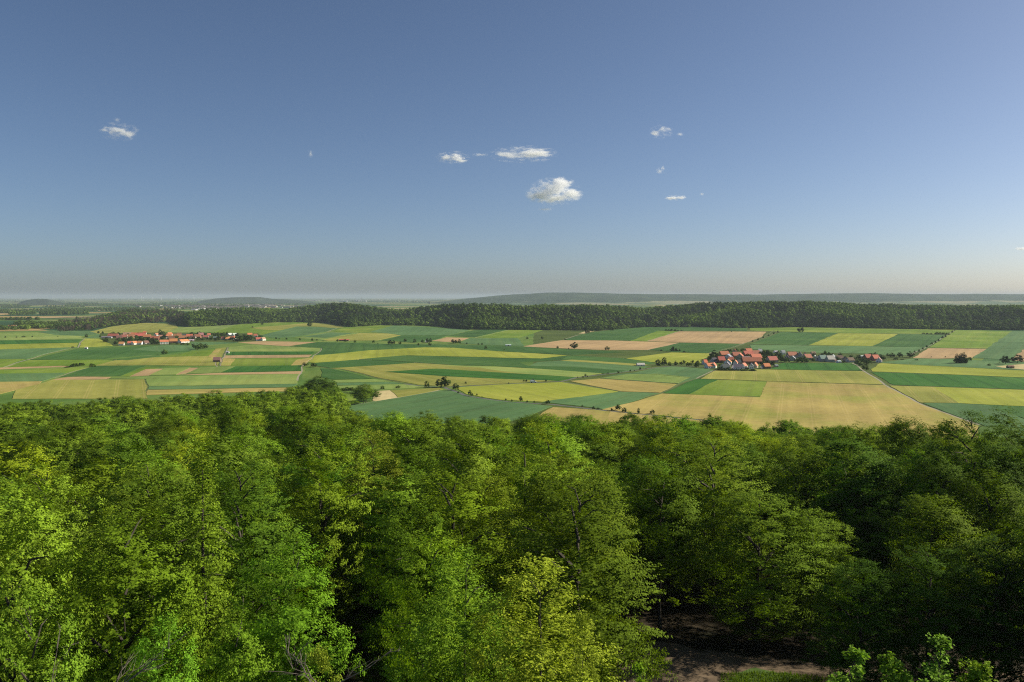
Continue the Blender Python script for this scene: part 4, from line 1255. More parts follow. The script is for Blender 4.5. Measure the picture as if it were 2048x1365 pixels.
# the far town: roofs a pixel or two across
pts_t = []
mb = MB(); mr = MB()
rt = random.Random(9)
for i in range(300):
    q = rt.random()
    if q < .7: px, py = rt.gauss(450, 75), 610 + abs(rt.gauss(3, 4))
    elif q < .85: px, py = rt.uniform(620, 760), rt.uniform(600, 603)
    else: px, py = rt.uniform(1020, 1300), rt.uniform(600, 606)
    x, y = ground(px, py)
    s = rt.uniform(.7, 1.6) * y / 5500
    wx, wy, hz = rt.uniform(8, 20) * s, rt.uniform(8, 14) * s, rt.uniform(5, 9)
    (mb if rt.random() < .6 else mr).box(x - wx, x + wx, y - wy, y + wy, -.1, hz)
    (mr).poly([(x - wx, y - wy, hz + .02), (x + wx, y - wy, hz + .02), (x + wx, y, hz + 4), (x - wx, y, hz + 4)])
town = mb.build('town', simple_mat('town_walls', (.36, .35, .33), .9, .2, .01))
tag(town, 'distant market town of pale walls on the hazy plain', 'town', kind='stuff')
rf = mr.build('town_roofs', simple_mat('town_roofs', (.16, .13, .10), .9, .2, .01), town); rf['kind'] = 'stuff'
# white factory halls
hall_m = simple_mat('hall_cladding', (.4, .4, .39), .6, .08, .02)
for i, (px, py, wpx, lab) in enumerate([(398, 619, 16, 'widest white factory hall in the distant town'), (386, 621, 10, 'white factory hall left of the widest hall in the distant town'),
        (415, 621, 7, 'small white hall right of the widest hall in the distant town'), (352, 617, 10, 'grey white hall at the left of the distant town'), (345, 614.5, 8, 'orange brown hall at the left of the distant town'), (505, 612.5, 9, 'white hall at the right of the distant town'),
        (683, 604, 9, 'left white hall of the far works behind the round wooded hill'), (690, 604.3, 7, 'right white hall of the far works behind the round wooded hill')]):
    x, y = ground(px, py); wm = wpx / F * y
    e = bpy.data.objects.new('factory_hall', None); col.objects.link(e); e.location = (x, y, 0)
    tag(e, lab, 'hall', 'white halls on the far plain')
    hh = 6 if py > 610 else 22
    mb = MB(); mb.box(-wm / 2, wm / 2, 0, 45, 0, hh); mb.build('wall', hall_m if 'orange' not in lab else simple_mat('rust_cladding', (.5, .25, .14), .8, .1, .02), e)
    mb = MB(); k = 5
    for j in range(k):
        a = -wm / 2 + wm * j / k
        mb.poly([(a, -.5, hh), (a + wm / k, -.5, hh), (a + wm / k / 2, -.5, hh + 3)]); mb.poly([(a, -.5, hh), (a + wm / k / 2, -.5, hh + 3), (a + wm / k / 2, 45.5, hh + 3), (a, 45.5, hh)])
        mb.poly([(a + wm / k / 2, -.5, hh + 3), (a + wm / k, -.5, hh), (a + wm / k, 45.5, hh), (a + wm / k / 2, 45.5, hh + 3)])
    mb.build('roof', hall_m, e)
# far works: chimney and tanks
x, y = ground(723, 604.5)
e = bpy.data.objects.new('factory_chimney', None); col.objects.link(e); e.location = (x, y, 0)
tag(e, 'tall pale chimney stack of the far works on the horizon', 'chimney')
mb = MB(); mb.tube([(0, 0, 0), (0, 0, 40), (0, 0, 95)], [9, 7, 5.5], 12); mb.build('shaft', hall_m, e)
mb = MB(); mb.tube([(0, 0, 95), (0, 0, 99)], [6.5, 6.5], 12); mb.build('rim', hall_m, e)
for px, lab in ((712, 'left white storage tank beside the far chimney'), (716, 'right white storage tank beside the far chimney'), (731, 'white storage tank just right of the far chimney')):
    x, y = ground(px, 604.5)
    e = bpy.data.objects.new('storage_tank', None); col.objects.link(e); e.location = (x, y, 0)
    tag(e, lab, 'tank', 'tanks of the far works')
    mb = MB(); mb.tube([(0, 0, 0), (0, 0, 32)], [20, 20], 16); mb.build('shell', hall_m, e)
    mb = MB(); mb.tube([(0, 0, 32.05), (0, 0, 36), (0, 0, 38)], [20, 12, 2], 16); mb.build('dome', hall_m, e)

# wind turbines
turb_m = simple_mat('turbine_white', (.8, .8, .8), .5, .03, .1)
mbt = MB(); mbt.tube([(0, 0, 0), (0, 0, 60), (0, 0, 110)], [4.5, 3.4, 2.4], 10); tow = mbt.mesh('tower', turb_m)
mbn = MB(); mbn.box(-2.5, 2.5, -6, 7, 108.5, 113.5); nac = mbn.mesh('nacelle', turb_m)
mbb = MB(); mbb.tube([(0, 0, 0), (0, 0, 2), (.8, 0, 12), (.4, 0, 45)], [1.4, 1.6, 2.2, .4], 6); bla = mbb.mesh('blade', turb_m)
TB = [(283, 10), (287.5, 9), (306, 8), (323, 10), (352, 7), (356, 10), (362, 7), (388, 12), (397, 6), (404, 9.5), (60, 5), (105, 6), (128, 5), (178, 5), (190, 6)]
for i, (px, hp) in enumerate(sorted(TB)):
    x, y = ground(px, 601.2 if hp > 6 else 600)
    e = bpy.data.objects.new('wind_turbine', None); col.objects.link(e); e.location = (x, y, 0)
    s = hp / F * y / 145
    e.scale = (s, s, s)
    tag(e, f'white wind turbine, {ORD[i]} from the left on the left horizon', 'wind turbine', 'wind turbines on the left horizon')
    obj('tower', tow, e); obj('nacelle', nac, e)
    ph = rnd.uniform(0, 2)
    for k in range(3):
        o = obj('blade', bla, e, (0, -7.5, 111)); o.rotation_euler = (0, ph + k * 2.0944, 0)

# ------------------------------------------------------------------ trees and bushes in the farmland
def row(sheet, pts, key, name, group, where, tint=(1, 1, 1)):
    """pts: (x, base row, height in sheet px, width/height)"""
    pts = sorted(pts)
    for i, p in enumerate(pts):
        x, y = gp(sheet, p[0], p[1])
        dist = y
        ht = p[2] / CR[sheet][2] / F * dist
        wr = p[3] if len(p) > 3 else .8
        kk = (key, rnd.randrange(3 if key == 'field' else 2 if key == 'bush' else 1))
        base = {'field_tree': 'tree', 'village_tree': 'tree', 'spruce_tree': 'spruce', 'bush': 'bush'}[name]
        size = 'tall' if ht > 13 else 'mid sized' if ht > 7 else 'small'
        pos = f'{ORD[i]} from the left' if len(pts) > 1 else 'standing'
        lab = f'{size} {base}, {pos} {where}'
        ht *= 1.12
        plant_tree(kk, x, y, 0.0, ht, ht * wr, color=tuple(q * w_ for q, w_ in zip(tint, (.5, .54, .6))), name=name, label=lab, cat=base, group=group)
FT = 'field_tree'
row(2, [(1391,768,45),(1490,770,62),(1536,768,80),(1620,790,50,.9),(1700,742,18),(1730,830,38,.6),(1745,838,26),(1640,818,18),(1787,835,16),(1828,850,12),(1566,752,10)], 'field', FT, 'trees at the road junction', 'around the road junction in the centre')
row(2, [(1045,784,26,1.1),(1155,776,18),(1172,776,22)], 'field', FT, 'trees in the pale strip left of the junction', 'in the pale strip left of the junction')
row(2, [(205,390,16),(230,390,10),(288,394,16),(392,398,16),(490,404,20),(527,402,14),(575,406,8),(690,410,20),(750,412,22),(826,418,22),(973,420,22),(1102,434,38),(1130,430,30),(1183,432,24),(1222,412,26),(1297,416,28),(1358,418,24),(1400,418,34),(1422,414,30),(1326,438,16),(1416,442,26),(1008,426,8)], 'field', FT, 'trees along the track between the fields', 'along the track behind the yellow field')
row(2, [(1600,422,30,1),(1622,424,28),(1648,426,34,.7),(1708,430,14),(1798,434,14),(1828,436,18)], 'field', FT, 'trees below the small bare field', 'below the small bare field')
row(2, [(1858,468,26),(1584,458,7),(2002,476,10)], 'field', FT, 'trees on the edge of the yellow field', 'at the upper edge of the yellow field')
row(2, [(471,292,40,.75)], 'field', FT, None, 'alone on the slope below the round wooded hill')
row(2, [(97,278,20),(22,300,12)], 'field', FT, 'trees on the slope right of the left village', 'on the slope right of the left village')
row(2, [(430,602,28,1.2),(455,598,20),(492,608,30),(508,610,34)], 'field', FT, 'bushy trees at the track bend', 'at the bend of the track left of centre')
row(3, [(588,466,48,1.05),(452,464,20),(842,474,26,1.3),(540,468,10)], 'field', FT, 'trees before the long bare field', 'in front of the long bare field')
row(3, [(685,345,42),(722,332,34,1)], 'field', FT, 'trees on the pale patch at the wood edge', 'on the pale patch at the wood edge')
row(3, [(217,388,14,1.2),(332,390,22),(512,394,10,1.4)], 'field', FT, 'trees in the field below the wood', 'in the field below the wood')
row(3, [(1247,600,46,.9),(1294,598,60,.6),(1336,600,30),(1384,598,34,.8),(1427,594,30),(1450,582,28),(1480,602,30),(1516,580,26),(1552,606,34),(1558,582,24),(1604,586,24),(1497,602,28),(1230,572,18)], 'field', FT, 'trees along the road into the right village', 'along the road into the right village')
row(3, [(188,722,14),(207,726,18),(262,728,24),(362,724,16),(612,694,10),(654,694,14),(672,684,20),(690,688,12),(850,662,12),(932,658,18),(1026,644,14),(1104,630,18),(960,652,8),(812,668,8),(1060,640,8),(1150,622,8),(68,740,10)], 'field', FT, 'small trees along the country road', 'along the country road in the centre')
row(3, [(45,874,18),(94,880,16),(164,882,42,.6),(214,888,16),(269,890,16),(376,900,30,1.1),(648,924,16),(737,944,24),(774,944,18),(930,952,48,.85),(880,952,20),(1092,975,40,.5),(980,965,34,1),(1200,978,32,1)], 'field', FT, 'roadside fruit trees in front', 'along the nearer road behind the forest')
row(3, [(1362,482,30,.9),(1390,484,24),(1414,484,16),(1270,482,10,1.4),(1453,494,12,1.6)], 'bush', 'bush', 'bushes in the field above the right village', 'in the field above the right village')
row(3, [(1310,322,10,1.8),(1330,322,10,1.8),(1352,323,12,1.5),(1378,324,12,1.5),(1402,325,8,1.8),(1430,326,8,2),(882,320,8,3),(1822,332,8)], 'bush', 'bush', 'bushes on the field edge below the wood', 'on the field edge below the wood')
row(4, [(380,320,42,.9)], 'field', FT, None, 'alone on the green strip below the right wood')
row(4, [(1545,548,70,.5),(1562,548,62,.5),(1578,550,76,.5),(1596,550,80,.5),(1610,550,66,.5)], 'spruce', 'spruce_tree', 'spruces clumped in the right fields', 'in the spruce clump at right')
row(4, [(1908,556,58,1),(1998,546,56,1.2),(1638,532,28,1.1),(1790,568,14,1.5),(1460,506,10),(1355,506,8)], 'field', FT, 'round trees in the right fields', 'in the right fields')
row(4, [(1230,470,14),(1262,462,16),(1290,445,14),(1322,430,14),(1358,408,16),(1384,396,14),(1410,382,14),(1438,362,16),(1462,352,14),(1486,336,14),(1512,320,14),(1528,306,10)], 'bush', 'bush', 'bushes lining the pale path to the wood', 'along the pale path to the right wood')
row(4, [(1300,332,10,2),(1325,333,10,2),(1350,334,10,2),(1400,333,14,1.8),(1425,334,14,1.8),(1450,334,14,1.6),(1470,334,12,1.6)], 'bush', 'bush', 'hedge bushes below the right wood', 'in the hedge below the right wood')
row(4, [(20,390,12),(60,376,12),(100,362,12),(140,346,12),(180,330,12),(210,320,14)], 'bush', 'bush', 'bushes along the track beside the bare field', 'along the track right of the bare field')
row(4, [(1060,504,30,1.1),(1120,506,36,1),(1195,506,40,1.1),(1090,522,12,2.5),(1140,524,8,3),(1245,528,10,2),(1030,500,24)], 'field', FT, 'trees right of the right village', 'just right of the right village')
row(4, [(800,562,34),(820,572,24),(865,600,40,1),(842,584,18),(880,552,30,1.2)], 'field', FT, 'trees at the head of the pale path', 'beside the head of the long pale path')
row(1, [(682,376,26),(776,342,16),(808,346,18),(838,410,26,1),(908,430,24),(42,380,14),(130,380,12),(186,376,12,2),(255,374,12),(455,372,8),(572,458,12,1.6)], 'field', FT, 'trees left of the left village', 'in the fields left of the left village')
row(1, [(1293,508,34,1.2)], 'field', FT, None, 'alone in the dark field below the left village')
row(1, [(1530,460,34,1),(1556,474,44,.9),(1580,468,44,.9),(1600,462,30,1),(1622,462,34,1)], 'field', FT, 'trees of the small copse below the left village', 'in the small copse below the left village')
row(1, [(532,612,12,3),(580,606,22,1.4),(605,604,22,1.2),(632,598,20,1.4),(652,596,18,1.4),(722,608,24,1.6)], 'bush', 'bush', 'bushes at the field corner', 'at the field corner at left')
row(1, [(1985,268,10,1.5),(1900,268,8),(1988,300,12)], 'field', FT, 'trees on the slope above the left village', 'on the slope above the left village')
row(5, [(122,262,40,1),(240,292,40,.9),(62,205,24),(40,160,24),(92,162,20),(285,250,40),(345,270,60,.9),(380,250,50),(430,250,46),(485,258,44),(545,256,60,1.1),(635,268,56,.9),(700,284,40),(722,286,40,1),(660,286,34)], 'field', 'village_tree', 'trees in the left half of the left village', 'in the left half of the left village')
row(5, [(762,192,70,.6),(800,192,50,1.2),(1146,196,50,1.4),(440,170,20,2.5),(275,175,28),(350,180,20),(960,290,22,1.6),(1030,296,26,1.8),(1085,298,22,1.6),(880,290,20,1.5),(1210,240,36,1.4),(1260,242,30,1.5),(1340,185,36,1.5),(1360,240,34,1.3),(1220,180,40,1.2)], 'field', 'village_tree', 'trees in the middle of the left village', 'in the middle of the left village')
row(5, [(1270,178,28,1.5),(1400,190,36,1.2),(1440,196,44,1.1),(1480,198,44,1),(1510,190,40,1),(1553,188,46,.9),(1600,185,30),(1410,244,30,1.6),(1450,240,26),(1530,245,16,2),(1660,196,34,1),(1668,262,72,1.2),(1740,250,76,1),(1790,244,62,1),(1820,240,50,1),(1940,212,34,1.2)], 'field', 'village_tree', 'trees in the right half of the left village', 'in the right half of the left village')
row(6, [(25,262,38,1),(18,290,44,1),(85,250,34),(130,232,30),(175,222,60,.8),(200,205,84,.9),(228,215,60),(262,205,40),(300,140,28,1.2),(345,136,36,1.2),(375,130,30),(440,122,28,1.3),(500,124,32,1.4),(545,124,36,1.1),(548,200,52,.95),(455,248,56,1),(500,240,40,.9),(410,300,40,.9)], 'field', 'village_tree', 'trees in the left part of the right village', 'in the left part of the right village')
row(6, [(715,175,62,1),(752,185,76,.9),(730,205,60,.8),(800,170,44),(870,188,62,.9),(895,190,50),(722,240,44,.9),(700,270,40,.9),(810,274,40,1),(820,256,36,1),(905,234,66,.9),(940,238,60,.9),(1065,238,44,1),(1105,244,60,1),(1145,242,66,1),(1180,240,40),(690,125,20,1.6),(770,250,34,1.2)], 'field', 'village_tree', 'trees in the middle of the right village', 'in the middle of the right village')
row(6, [(1240,234,42,1),(1210,180,30),(1330,196,48,1),(1370,198,56,1.1),(1366,150,34,.8),(1406,170,40,.8),(1440,170,28,1.2),(1580,212,36,1),(1640,190,30,1),(1725,200,38,1.1),(1700,235,26,1.3),(1770,250,56,1.1),(1740,270,30,1.4),(1820,256,44,1.4),(1850,182,36,1.2),(1895,178,42,1),(1945,200,44,1),(1975,212,40,1)], 'field', 'village_tree', 'trees in the right part of the right village', 'in the right part of the right village')
row(6, [(250,322,30,1.6),(285,324,40,1),(320,326,26,1.8),(355,324,30,1.5),(400,326,20,2.2),(440,326,20,2.2),(490,328,20,2.2),(540,328,22,2.2),(590,328,18,2.4),(615,330,20,2)], 'bush', 'bush', 'hedge along the front of the right village', 'in the front hedge of the right village')

vg = random.Random(21)
def garden(sheet, x0, x1, ytop, ybot, n, grp, where):
    pts_ = []
    for i in range(n):
        x = x0 + (x1 - x0) * (i + vg.random()) / n
        pts_.append((x, vg.uniform(ytop(x), ybot(x)), vg.uniform(20, 40) * (1.1 if sheet == 5 else 1), vg.uniform(.9, 1.3)))
    row(sheet, pts_, 'field', 'village_tree', grp, where)
garden(5, 100, 900, lambda x: 185, lambda x: 285, 30, 'garden trees among the left village roofs', 'among the roofs of the left village')
garden(5, 900, 1960, lambda x: 190, lambda x: 245, 30, 'garden trees at the right end of the left village', 'among the right end roofs of left village')
garden(6, 110, 820, lambda x: 160, lambda x: 300, 30, 'garden trees among the right village roofs', 'among the red roofs of the right village')
garden(6, 830, 1960, lambda x: 170, lambda x: 240, 30, 'garden trees at the right end of the right village', 'among right end roofs of right village')

# clump of tall trees at the forest corner and the copse beside it
def clump(data, group, where):
    for i, (px, pt, pb, wd, tn) in enumerate(sorted(data)):
        x, y = ground(px, pb)
        z = 0.0
        ht = (pb - pt) / F * y
        plant_tree(('mid', i % 5), x, y, z, ht, wd, color=(.45, .52, .6) if tn else (.9, .95, .9), name='field_tree',
                   label=f"{'dark' if tn else 'mid'} green tree, {ORD[i]} from the left {where}", cat='tree', group=group)
clump([(602, 770, 818, 14, 1), (620, 762, 822, 16, 0), (640, 752, 826, 22, 1), (658, 760, 828, 20, 1), (672, 780, 830, 14, 0), (684, 790, 832, 9, 1), (612, 790, 830, 12, 0), (632, 768, 836, 18, 1), (664, 772, 836, 18, 0), (650, 775, 842, 18, 1), (600, 785, 835, 16, 1), (648, 785, 832, 14, 0)], 'tall trees at the forest corner', 'in the tall clump at the forest corner')
clump([(718, 778, 804, 14, 0), (732, 768, 806, 16, 0), (745, 778, 802, 12, 1), (727, 785, 808, 13, 0), (752, 788, 798, 6, 1), (714, 775, 788, 6, 1), (686, 776, 786, 6, 1), (694, 774, 786, 6, 1), (703, 775, 786, 7, 1), (700, 803, 812, 9, 0), (710, 801, 810, 9, 0), (692, 806, 814, 8, 0)], 'trees of the copse beside the mown patch', 'in the copse beside the mown patch')

# parked car by the road
def car():
    x, y = gp(3, 262, 733)
    e = bpy.data.objects.new('parked_car', None); col.objects.link(e); e.location = (x, y, .07); e.rotation_euler.z = .1
    e.scale = (1.5, 1.5, 1.5)
    tag(e, 'white van parked beside the country road under a small tree', 'van')
    mb = MB(); pr = [(-2.3, .35), (-2.3, 1.9), (-2.1, 2.05), (.9, 2.05), (1.5, 1.2), (2.35, 1.0), (2.4, .35)]
    b0 = [(p[0], -.95, p[1]) for p in pr]; b1 = [(p[0], .95, p[1]) for p in pr]
    mb.v = b0 + b1; n = len(pr)
    mb.f = [tuple(range(n)), tuple(reversed(range(n, 2 * n)))] + [((i + 1) % n, i, i + n, (i + 1) % n + n) for i in range(n)]
    mb.build('body', simple_mat('van_paint', (.8, .8, .8), .35, .02, 1), e)
    mb = MB(); mb.poly([(.95, -.96, 1.3), (1.42, -.96, 1.25), (.85, -.96, 1.95), (.3, -.96, 1.95), (.3, -.96, 1.3)]); mb.build('window', glass_m, e)
    for wx in (-1.5, 1.5):
        for wy in (-.9, .9):
            mb = MB(); mb.tube([(wx, wy - .1, .35), (wx, wy + .1, .35)], [.35, .35], 12); mb.build('wheel', simple_mat('tyre', (.02, .02, .02), .9, .1, 1), e)
car()

# ------------------------------------------------------------------ clearing: dirt track, grass, dead wood
def sheet_on_hill(name, poly_px, mat, dz, kind='structure', z_guess=55.0, sub=6):
    import bmesh
    raw = [Vector(ground(px, py, z_guess)) for px, py in poly_px]
    pts = []
    for i, a in enumerate(raw):
        b2 = raw[(i + 1) % len(raw)]
        n_ = max(1, int((b2 - a).length / .8))
        for j in range(n_):
            q = a.lerp(b2, j / n_)
            pts.append((q.x + 1.4 * mnoise.noise(Vector((q.x * .4, q.y * .4, 0))) + .5 * mnoise.noise(Vector((q.x * 1.7, q.y * 1.7, 3))),
                        q.y + 1.8 * mnoise.noise(Vector((q.x * .4, q.y * .4, 8))) + .6 * mnoise.noise(Vector((q.x * 1.7, q.y * 1.7, 5)))))
    v, e_, f_, *_ = delaunay_2d_cdt([Vector(p) for p in pts] + [Vector((a, b2)) for a in np.arange(-10, 90, 2.0) for b2 in np.arange(40, 130, 2.0)], [], [list(range(len(pts)))], 0, 1e-4)
    from mathutils.geometry import intersect_point_tri_2d
    def inside(p):
        c = False; j = len(pts) - 1
        for i in range(len(pts)):
            xi, yi = pts[i]; xj, yj = pts[j]
            if (yi > p[1]) != (yj > p[1]) and p[0] < (xj - xi) * (p[1] - yi) / (yj - yi) + xi: c = not c
            j = i
        return c
    ff = [q for q in f_ if inside(((v[q[0]].x + v[q[1]].x + v[q[2]].x) / 3, (v[q[0]].y + v[q[1]].y + v[q[2]].y) / 3))]
    me = bpy.data.meshes.new(name)
    me.from_pydata([(p.x, p.y, hill_grid(p.x, p.y) + dz) for p in v], [], ff)
    me.materials.append(mat)
    me.update()
    o = obj(name, me); o['kind'] = kind
    return o
def hill_grid(x, y):
    # height of the faceted forest floor mesh under a point
    x0 = math.floor((x + 640) / 8) * 8 - 640; y0 = math.floor((y + 160) / 8) * 8 - 160
    u, v = (x - x0) / 8, (y - y0) / 8
    a, b2, c, d = hill_z(x0, y0), hill_z(x0 + 8, y0), hill_z(x0 + 8, y0 + 8), hill_z(x0, y0 + 8)
    return max(a * (1 - u) * (1 - v) + b2 * u * (1 - v) + c * u * v + d * (1 - u) * v, 0) + .06
track_m = simple_mat('dirt_track', (.16, .115, .07), 1, .45, .8)
sheet_on_hill('dirt_track', [(1080, 1300), (1180, 1290), (1260, 1268), (1330, 1280), (1400, 1300), (1480, 1306), (1560, 1322), (1660, 1330), (1800, 1330), (2100, 1310), (2100, 1350), (1850, 1370), (1650, 1368), (1500, 1400), (1150, 1420)], track_m, .06)
grass_m = leaf_material('grass', (.10, .16, .02), .3)
soil = sheet_on_hill('meadow', [(1440, 1400), (1470, 1350), (1540, 1345), (1600, 1356), (1700, 1375), (1900, 1372), (1900, 1600), (1300, 1600)], simple_mat('meadow_soil', (.07, .12, .02), 1, .3, 1), .10)
def grass():
    g = np.random.default_rng(4)
    P = []
    while len(P) < 9000:
        px, py = g.uniform(1440, 1900), g.uniform(1345, 1420)
        if py < 1347 + 14 * abs((px - 1540) / 160) ** 1.5: continue
        x, y = ground(px, py, 55.2)
        P.append((x, y, hill_grid(x, y) + .1))
    P = np.array(P); n = len(P)
    a = g.uniform(0, 6.28, n); h = g.uniform(.15, .5, n); w_ = g.uniform(.03, .07, n)
    dx = np.stack([np.cos(a), np.sin(a), 0 * a], 1)
    lean = g.normal(0, .12, (n, 3)); lean[:, 2] = 0
    V = np.stack([P - dx * w_[:, None], P + dx * w_[:, None], P + lean + np.array([0, 0, 1]) * h[:, None]], 1).reshape(-1, 3)
    me = mesh_np('grass', V, np.arange(3 * n).reshape(-1, 3), 3, [grass_m])
    tag(obj('grass', me), 'sunlit tufts of grass at the edge of the dirt track', 'grass', kind='stuff')
grass()

def dead_tree(px, py, r, Ln, az, label, el=.8, seed=1, nb=9):
    g = random.Random(seed)
    p = at_range(px, py, r)
    e = bpy.data.objects.new('dead_tree', None); col.objects.link(e)
    d = Vector((math.sin(az) * math.cos(el), math.cos(az) * math.cos(el), math.sin(el)))
    top = p
    base = top - d * Ln
    e.location = base
    tag(e, label, 'dead tree', 'dead leafless trees in the foreground')
    mb = MB()
    pts = [d * Ln * i / 6 + Vector((g.uniform(-.15, .15), g.uniform(-.15, .15), g.uniform(-.1, .1))) * (i > 0) for i in range(7)]
    mb.tube(pts, [.07 * (1 - .88 * i / 6) for i in range(7)], 6)
    mb.build('trunk', dead_m, e)
    for k in range(nb):
        q = g.uniform(.45, .98)
        a = d * Ln * q
        dirn = (d + Vector((g.uniform(-1, 1), g.uniform(-1, 1), g.uniform(-.2, .9)))).normalized()
        L = g.uniform(1.0, 3.0) * (1.3 - q)
        mb = MB()
        m1 = a + dirn * L * .5 + Vector((0, 0, .12 * L)); m2 = a + dirn * L + Vector((0, 0, -.05 * L))
        mb.tube([a, m1, m2], [.022, .015, .006], 5)
        for j in range(3):
            s_ = m1.lerp(m2, g.random())
            mb.tube([s_, s_ + (dirn + Vector((g.uniform(-.8, .8), g.uniform(-.8, .8), g.uniform(-.3, .6)))).normalized() * L * .4], [.01, .004], 4)
        mb.build('branch', dead_m, e)
dead_tree(385, 1262, 37, 9, 1.2, 'grey dead branching stem at bottom left below the slender tree', .6, 3, 12)
dead_tree(560, 1292, 38, 8, -.9, 'low bare twiggy stem at the bottom left of centre', .35, 4, 12)
dead_tree(790, 1300, 40, 9, 1.3, 'pale fallen trunk leaning out of the black gap', .45, 5, 7)
dead_tree(118, 1270, 38, 9, .2, 'thin grey bare stem near the bottom left corner', 1.3, 6, 5)

# ------------------------------------------------------------------ clouds
def cloud(px, py, wpx, hpx, dist, lobes, label, dens=.02, wis=.5, name='cloud'):
    c = at_range(px, py, dist)
    W, Hh = wpx / F * dist, hpx / F * dist
    me = bpy.data.meshes.new('cloud')
    import bmesh
    bm = bmesh.new(); bmesh.ops.create_icosphere(bm, subdivisions=3, radius=1); bm.to_mesh(me); bm.free()
    o = obj(name, me, None, c); o.scale = (W * .5, W * .32, Hh * .5)
    m = bpy.data.materials.new('cloud'); m.use_nodes = True
    m.cycles.volume_step_rate = .5
    t = m.node_tree; t.nodes.remove(t.nodes['Principled BSDF'])
    tc = N(t, 'ShaderNodeTexCoord')
    n1 = N(t, 'ShaderNodeTexNoise'); n1.inputs['Scale'].default_value = 1.7; n1.inputs['Detail'].default_value = 6; n1.inputs['Roughness'].default_value = .62
    ad = N(t, 'ShaderNodeVectorMath', operation='ADD'); ad.inputs[1].default_value = (px * .37, py * .11, 0)
    t.links.new(tc.outputs['Object'], ad.inputs[0]); t.links.new(ad.outputs[0], n1.inputs['Vector'])
    # warp
    wv = N(t, 'ShaderNodeVectorMath', operation='SUBTRACT'); wv.inputs[1].default_value = (.5, .5, .5)
    t.links.new(n1.outputs['Color'], wv.inputs[0])
    ws = N(t, 'ShaderNodeVectorMath', operation='SCALE'); ws.inputs['Scale'].default_value = wis
    t.links.new(wv.outputs[0], ws.inputs[0])
    pos = N(t, 'ShaderNodeVectorMath', operation='ADD'); t.links.new(tc.outputs['Object'], pos.inputs[0]); t.links.new(ws.outputs[0], pos.inputs[1])
    tot = None
    for (lx, lz, rx, rz_, k) in lobes:
        s1 = N(t, 'ShaderNodeVectorMath', operation='SUBTRACT'); s1.inputs[1].default_value = (lx, 0, lz); t.links.new(pos.outputs[0], s1.inputs[0])
        s2 = N(t, 'ShaderNodeVectorMath', operation='DIVIDE'); s2.inputs[1].default_value = (rx, .75, rz_); t.links.new(s1.outputs[0], s2.inputs[0])
        ln = N(t, 'ShaderNodeVectorMath', operation='LENGTH'); t.links.new(s2.outputs[0], ln.inputs[0])
        v = math_n(t, 'MULTIPLY', mrange(t, ln.outputs['Value'], .35, 1.0, 1, 0), k)
        tot = v if tot is None else math_n(t, 'MAXIMUM', tot, v)
    n2 = noise_n(t, ad.outputs[0], 3.0, 10, .62)
    er = math_n(t, 'SUBTRACT', tot, mrange(t, n2, .36, .62, 1.15, -.25))
    dn = mrange(t, er, 0, .6, 0, 1)
    rim = N(t, 'ShaderNodeVectorMath', operation='LENGTH'); t.links.new(tc.outputs['Object'], rim.inputs[0])
    dn = math_n(t, 'MULTIPLY', dn, mrange(t, rim.outputs['Value'], .8, .98, 1, 0))
    dn = math_n(t, 'MULTIPLY', dn, dens)
    vs_ = N(t, 'ShaderNodeVolumeScatter'); vs_.inputs['Color'].default_value = (1, 1, 1, 1); vs_.inputs['Anisotropy'].default_value = .2
    t.links.new(dn, vs_.inputs['Density'])
    t.links.new(vs_.outputs[0], t.nodes['Material Output'].inputs['Volume'])
    me.materials.append(m)
    tag(o, label, 'cloud', 'small clouds in the blue sky')
    return o
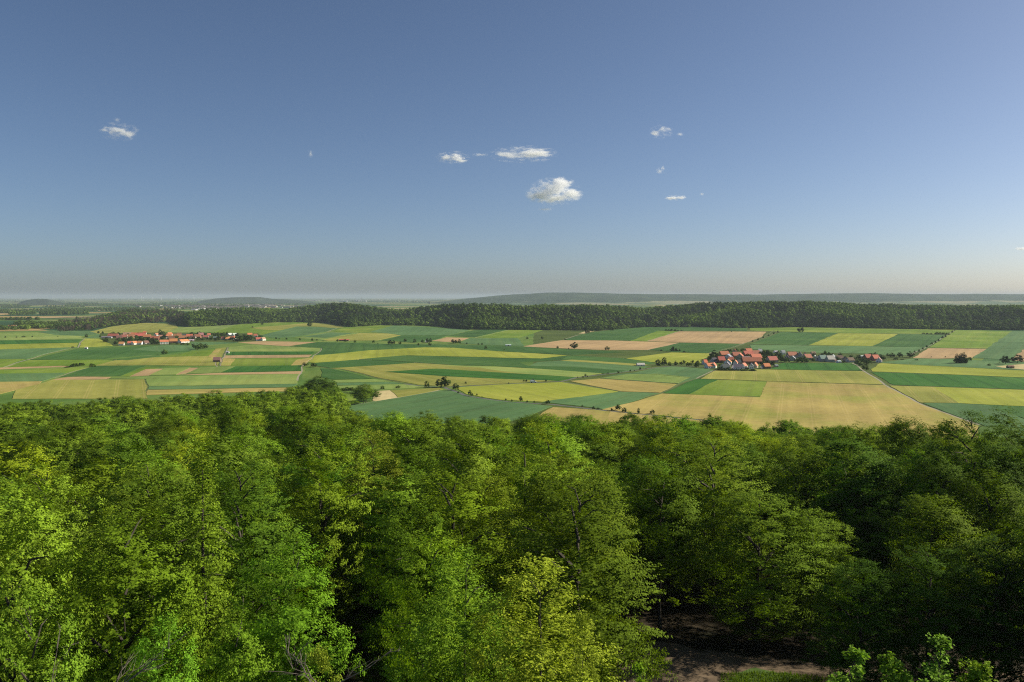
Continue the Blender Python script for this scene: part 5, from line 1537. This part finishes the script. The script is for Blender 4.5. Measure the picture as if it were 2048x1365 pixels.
CL = [
 (1108, 384, 124, 64, 8000, [(-.5, -.3, .6, .42, 1), (-.1, 0, .6, .6, 1), (.18, .4, .45, .6, 1.1), (.55, -.15, .5, .42, 1), (0, -.38, .8, .32, 1), (-.25, .1, .4, .4, 1)], 'largest white puffy cloud right of the centre of the sky', .013, .8),
 (1090, 419, 40, 16, 8000, [(0, 0, .8, .4, 1)], 'faint wisp just below the largest cloud', .014, .7),
 (908, 316, 78, 28, 8600, [(-.3, 0, .5, .5, .7), (.1, .1, .45, .6, 1), (.35, -.3, .4, .4, 1)], 'small ragged white cloud left of the flat streak cloud', .018, .55),
 (1046, 309, 150, 34, 8600, [(.35, .15, .5, .55, 1), (-.2, -.1, .7, .22, .8), (.6, .0, .35, .3, .6)], 'flat wedge shaped cloud streak above the largest cloud', .013, .5),
 (960, 310, 40, 9, 8600, [(0, 0, .8, .5, .8)], 'thin wisp joining the ragged cloud and the flat streak', .014, .4),
 (238, 263, 84, 42, 8200, [(-.45, .1, .4, .45, .6), (.0, .05, .5, .4, .9), (.4, -.25, .45, .4, 1)], 'curved small cloud in the upper left sky', .012, .5),
 (234, 240, 18, 12, 8200, [(0, 0, .8, .8, 1)], 'tiny faint puff above the curved left cloud', .012, .5),
 (1322, 264, 56, 30, 8600, [(-.4, -.2, .35, .5, 1), (.3, .3, .5, .35, .6)], 'feathery faint cloud at upper right', .014, .6),
 (1360, 269, 18, 9, 8600, [(0, 0, .8, .7, 1)], 'tiny white puff right of the feathery cloud', .03, .4),
 (1322, 340, 24, 20, 8600, [(-.2, -.3, .5, .5, 1), (.3, .3, .4, .5, .8)], 'small slanting wisp between the feathery cloud and low streak', .02, .4),
 (1351, 396, 52, 12, 8600, [(-.3, -.1, .6, .6, 1), (.4, .1, .5, .5, .9)], 'flat narrow white streak at right below the slanting wisp', .03, .4),
 (1404, 389, 12, 8, 8600, [(0, 0, .8, .8, 1)], 'tiny speck of cloud right of the narrow streak', .03, .4),
 (621, 308, 14, 20, 8400, [(0, 0, .6, .8, 1)], 'tiny wisp left of centre in the sky', .02, .4),
 (2043, 498, 36, 10, 9000, [(0, 0, .8, .7, 1)], 'bright low cloud cut off by the right edge', .03, .4),
]
for a in CL: cloud(*a)

# ------------------------------------------------------------------ haze
mb = MB(); mb.box(-62000, 62000, -4000, 61500, -9, 215)
hz = mb.build('haze')
m = bpy.data.materials.new('haze'); m.use_nodes = True
t = m.node_tree; t.nodes.remove(t.nodes['Principled BSDF'])
pv = N(t, 'ShaderNodeVolumePrincipled')
pv.inputs['Color'].default_value = (.51, .59, .67, 1)
pv.inputs['Density'].default_value = 3.8e-5
pv.inputs['Anisotropy'].default_value = .1
t.links.new(pv.outputs[0], t.nodes['Material Output'].inputs['Volume'])
hz.data.materials.append(m)
tag(hz, 'thin summer haze over the plain', kind='stuff')
